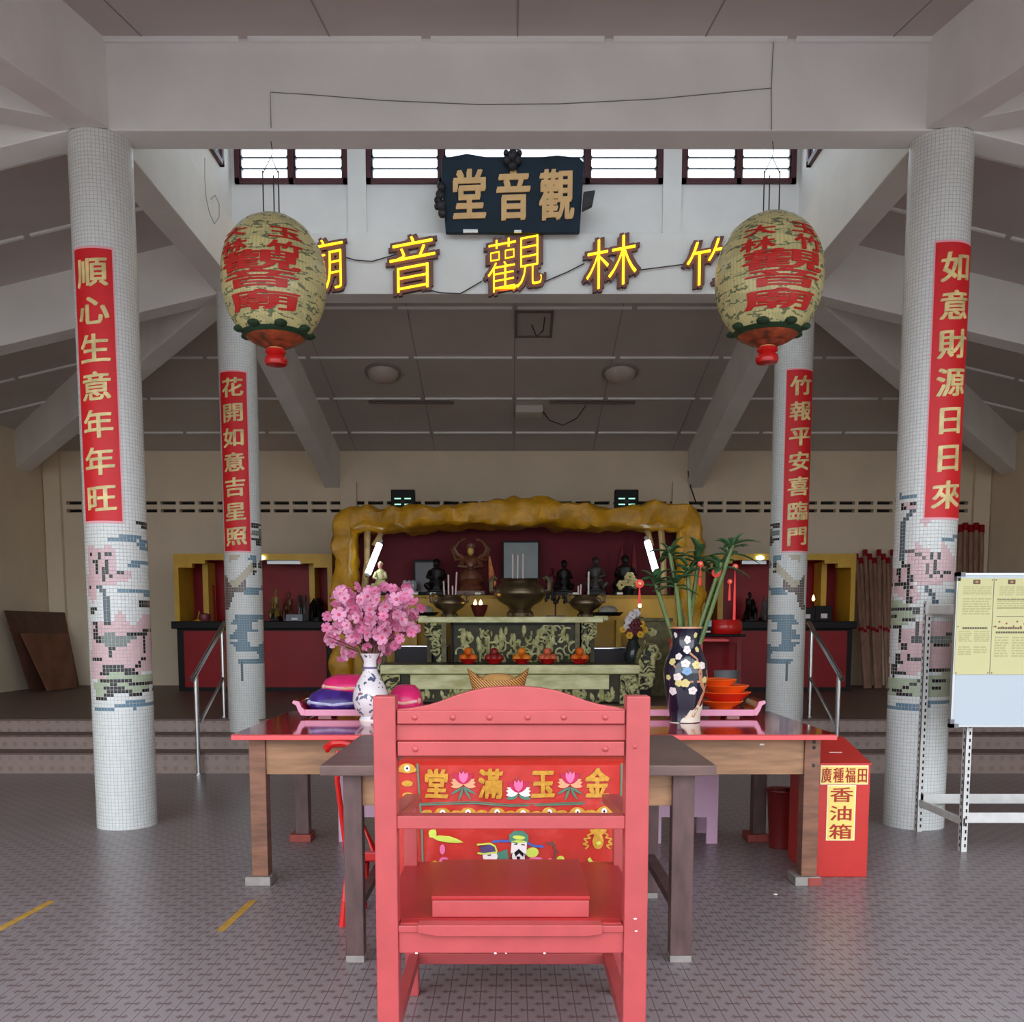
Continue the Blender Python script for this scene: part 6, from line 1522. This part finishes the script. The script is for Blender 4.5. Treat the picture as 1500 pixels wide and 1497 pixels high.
# donation box
Y = 5.33
x0, x1 = xat(1188, 1285, Y), xat(1277, 1118, Y) - .005; h0 = zat(1118, Y); dep = .46; h1 = h0 + .21 * dep
o = thing('donation_box', 'red donation box with yellow lettered signs at right of the tables', 'donation box', ((x0 + x1) / 2, Y, 0)); w = (x1 - x0) / 2
m = MB(); m.hexa([(-w, 0, 0), (w, 0, 0), (w, dep, 0), (-w, dep, 0), (-w, 0, h0 - .01), (w, 0, h0 - .01), (w, dep, h1 - .01), (-w, dep, h1 - .01)]); m.build('body', M_REDP, o, bevel=.004)
m = MB(); m.hexa([(-w - .004, -.006, h0 - .012), (w + .004, -.006, h0 - .012), (w + .004, dep, h1 - .012), (-w - .004, dep, h1 - .012), (-w - .004, -.006, h0), (w + .004, -.006, h0), (w + .004, dep, h1), (-w - .004, dep, h1)]); m.build('lid', M_REDP, o, bevel=.003)
m = MB(); ys = .17; m.hexa([(-.02, ys, h0 + .21 * ys), (.055, ys, h0 + .21 * ys), (.055, ys + .012, h0 + .21 * (ys + .012)), (-.02, ys + .012, h0 + .21 * (ys + .012)), (-.02, ys, h0 + .21 * ys + .002), (.055, ys, h0 + .21 * ys + .002), (.055, ys + .012, h0 + .21 * (ys + .012) + .002), (-.02, ys + .012, h0 + .21 * (ys + .012) + .002)]); m.build('coin_slot', M_CREAM, o)
ox = o.location.x
M_SIGNY = mat('donation_sign_yellow', (240, 214, 116), .5); M_SIGNP = mat('donation_sign_edge', (250, 240, 190), .5); M_SIGNR = mat('sign_red_ink', (176, 34, 24), .5)
def dsign(u0, u1, v0, v1, chars, vert, nm):
    a, b = xat(u0, v0, Y) - ox, xat(u1, v0, Y) - ox; zt, zb = zat(v0, Y), zat(v1, Y)
    m = MB(); m.bx(a, b, -.004, 0, zb, zt); s = m.build(nm, M_SIGNP, o)
    m = MB(); m.bx(a + .006, b - .006, -.0055, -.004, zb + .006, zt - .006); m.build('yellow_ground', M_SIGNY, s)
    g = MB(); n = len(chars)
    for i, ch in enumerate(chars):
        if vert: c = ((a + b) / 2, zt - (zt - zb) * (i + .5) / n); W_, H_ = (b - a) * .84, (zt - zb) / n * .86
        else: c = (a + (b - a) * (i + .5) / n, (zt + zb) / 2); W_, H_ = (b - a) / n * .9, (zt - zb) * .84
        put_glyph(g, ch, lambda p_, q_, d: Vector((p_, -.006 - d, q_)), W_, H_, c[0], c[1], .006, .002)
    g.build('lettering', M_SIGNR, s)
dsign(1202, 1272, 1121, 1149, '廣種福田', False, 'upper_sign')
dsign(1212, 1254, 1150, 1231, '香油箱', True, 'lower_sign')

# ================================================================== WHITEBOARD ON ANGLE IRON STAND
Yw = 5.9
o = thing('board_stand', 'white slotted angle iron stand holding the whiteboard at right', 'stand', (2.88, Yw, 0))
sx = 2.88
def angle_post(x, y, z1, nm, r=0.0):
    m = MB(); m.bx(x - .02, x + .02, y, y + .004, 0, z1); m.bx(x - .02, x - .016, y, y + .04, 0, z1); q = m.build(nm, M_SLOT, o)
    m = MB(); n = int(z1 / .045)
    for i in range(n):
        z = .03 + i * .045
        m.bx(x + .002, x + .012, y - .0015, y + .001, z, z + .022); m.bx(x - .0215, x - .0185, y + .012, y + .022, z, z + .022)
    m.build('slots', M_HOLE, q)
for x in (xat(1417, 1200, Yw) - sx, 1.3):
    angle_post(x, 0.03, 1.75, 'front_post')
    angle_post(x - .03, .62, 1.6, 'rear_post')
    m = MB(); zs2 = zat(1200, Yw); m.hexa([(x - .01, .03, zs2 - .05), (x, .03, zs2 - .05), (x - .03, .62, zs2 - .04), (x - .04, .62, zs2 - .04), (x - .01, .03, zs2), (x, .03, zs2), (x - .03, .62, zs2 + .01), (x - .04, .62, zs2 + .01)]); m.build('side_rail', M_SLOT, o)
    m = MB(); zt5 = zat(892, 6.5); m.hexa([(x - .01, .03, zt5 - .03), (x, .03, zt5 - .03), (x - .03, .62, zt5 - .03), (x - .04, .62, zt5 - .03), (x - .01, .03, zt5 + .02), (x, .03, zt5 + .02), (x - .03, .62, zt5 + .02), (x - .04, .62, zt5 + .02)]); m.build('top_arm', M_SLOT, o)
xa2 = xat(1417, 1200, Yw) - sx
m = MB(); m.bx(xa2, 1.3, .034, .038, zat(1207, Yw), zat(1192, Yw)); m.build('front_rail', M_SLOT, o)
m = MB(); m.bx(xa2 - .03, 1.27, .62, .624, zat(1177, 6.52), zat(1163, 6.52)); m.build('rear_rail', M_SLOT, o)
m = MB(); m.bx(xa2 - .06, 1.3, .6, .604, zat(900, 6.5), zat(885, 6.5)); m.build('top_rail', M_SLOT, o)
p = at(1391, 1065, Yw - .02); zt6 = zat(839, Yw - .02)
ob = thing('whiteboard', 'white board in aluminium frame at the right edge, with yellow notices', 'whiteboard', (p.x, Yw - .025, p.z)); Wd, Hd = 1.5, zt6 - p.z
m = MB(); m.bx(.01, Wd - .01, 0, .02, .01, Hd - .01); m.build('panel', M_WBOARD, ob)
m = MB(); frame_rect(m, 0, Wd, 0, Hd, .018, -.006, .026); m.build('frame', M_ALU, ob, bevel=.002)
m = MB()
for a, b in ((0, 0), (Wd, 0), (0, Hd), (Wd, Hd)):
    sx_ = 1 if a == 0 else -1; sz_ = 1 if b == 0 else -1; m.bx(a - sx_ * .003, a + sx_ * .05, -.009, .028, b - sz_ * .003, b + sz_ * .022); m.bx(a - sx_ * .003, a + sx_ * .022, -.009, .028, b - sz_ * .003, b + sz_ * .05)
m.build('corner_cap', mat('grey_corner', (120, 118, 120), .5), ob)
Yf = Yw - .034
def poster(u0, u1, v0, v1, lab, ld):
    a, b = xat(u0, v0, Yf), xat(u1, v0, Yf); zt, zb = zat(v0, Yf), zat(v1, Yf)
    o = thing('notice', lab, 'notice', (a, Yf, zb), 0, 'yellow notices on the whiteboard'); w, h = b - a, zt - zb
    m = MB(); m.bx(0, w, 0, .002, 0, h); m.build('sheet', M_YPAPER, o)
    m = MB(); rnd = random.Random(u0)
    for (f0, f1, z0, z1, nl) in ld[0]:
        for i in range(nl):
            z = h * (z1 + (z0 - z1) * (i + .5) / nl); x = w * f0; th = h * abs(z0 - z1) / nl * .28
            while x < w * f1 - .012:
                L = rnd.uniform(.012, .05); e_ = min(x + L, w * f1); m.bx(x, e_, -.001, 0, z - th, z + th); x = e_ + .006
    m.build('print_lines', M_INK, o)
    m = MB()
    for (f0, f1, z0, z1) in ld[1]:
        x = w * f0
        while x < w * f1: m.bx(x, min(x + .012, w * f1), -.0015, 0, h * z0, h * z1); x += .015
    m.build('heading_print', M_INKD, o)
    m = MB()
    x = w * ld[2]; m.bx(x - .022, x + .022, -.002, 0, h * .94, h * .985); m.build('emblem_ground', mat('emblem_dark', (84, 70, 50), .5), o)
    m = MB(); m.prism([(x - .015, h * .9625), (x, h * .949), (x + .015, h * .9625), (x, h * .976)], lambda a_, b_, d: Vector((a_, -.003 + d, b_)), .001); m.build('emblem', mat('emblem_orange', (200, 130, 70), .5), o)
    for x, z in ((.01, h - .01), (w - .01, h - .01), (.01, .01), (w - .01, .01), (.01, h / 2)): m = MB(); m.ball((x, -.002, z), (.004, .003, .004), 8, 5); m.build('push_pin', M_INKD, o, smooth=True)
    return o
poster(1404, 1456, 847, 988, 'yellow printed notice on left side of the whiteboard', ([(.15, .95, .83, .92, 5), (.15, .95, .62, .8, 7), (.08, .45, .34, .46, 6), (.52, .95, .34, .46, 6), (.08, .45, .2, .3, 4), (.52, .9, .22, .3, 3)], [(.18, .88, .475, .495)], .52))
o = poster(1457, 1512, 847, 988, 'yellow printed notice with small drawings, at right edge of the frame', ([(.15, .55, .82, .92, 5), (.6, .95, .82, .92, 5), (.1, .95, .68, .8, 5), (.08, .45, .18, .4, 8), (.55, .95, .18, .4, 8)], [(.15, .8, .475, .495), (.1, .9, .43, .45), (.1, .95, .775, .782), (.1, .95, .69, .697), (.1, .95, .6, .607)], .46))
m = MB(); rnd = random.Random(8)
for i in range(9): x = .02 + i * .022; z = .52 * .55 + rnd.uniform(-.02, .02); m.ball((x, -.0015, z + .02), (.006, .002, .006), 7, 5)
m.build('drawings', mat('sketch_red', (170, 90, 60), .6), o)

# ------------------------------------------------------------------ tape on the floor
for pa, pb, lab in (((0, 1361), (76, 1320), 'ochre tape strip on floor at far left'), ((322, 1364), (371, 1319), 'ochre tape strip on floor before the left table leg')):
    def gp(u, v):
        t = (v - PY) / F; Yq = EYE * (CP - t * SP) / (t * CP + SP); return Vector(((u - CX) * (Yq * CP + EYE * SP) / F, Yq, 0))
    a, b = gp(*pa), gp(*pb); d = (b - a)
    if pa[0] == 0: a = a - d * .25; d = b - a
    n = Vector((-d.y, d.x, 0)).normalized() * .02
    m = MB(); m.hexa([a + n, a - n, b - n, b + n] + [q + Vector((0, 0, .0015)) for q in (a + n, a - n, b - n, b + n)])
    tag(m.build('floor_tape', M_TAPE), lab, 'tape', 'ochre tape strips on the floor')
p = gp(1136, 1311); m = MB(); m.ball((0, 0, .004), (.012, .008, .004), 8, 5); tag(m.build('paper_scrap', M_PETALW, loc=p), 'tiny white scrap on floor near right front table leg', 'scrap')
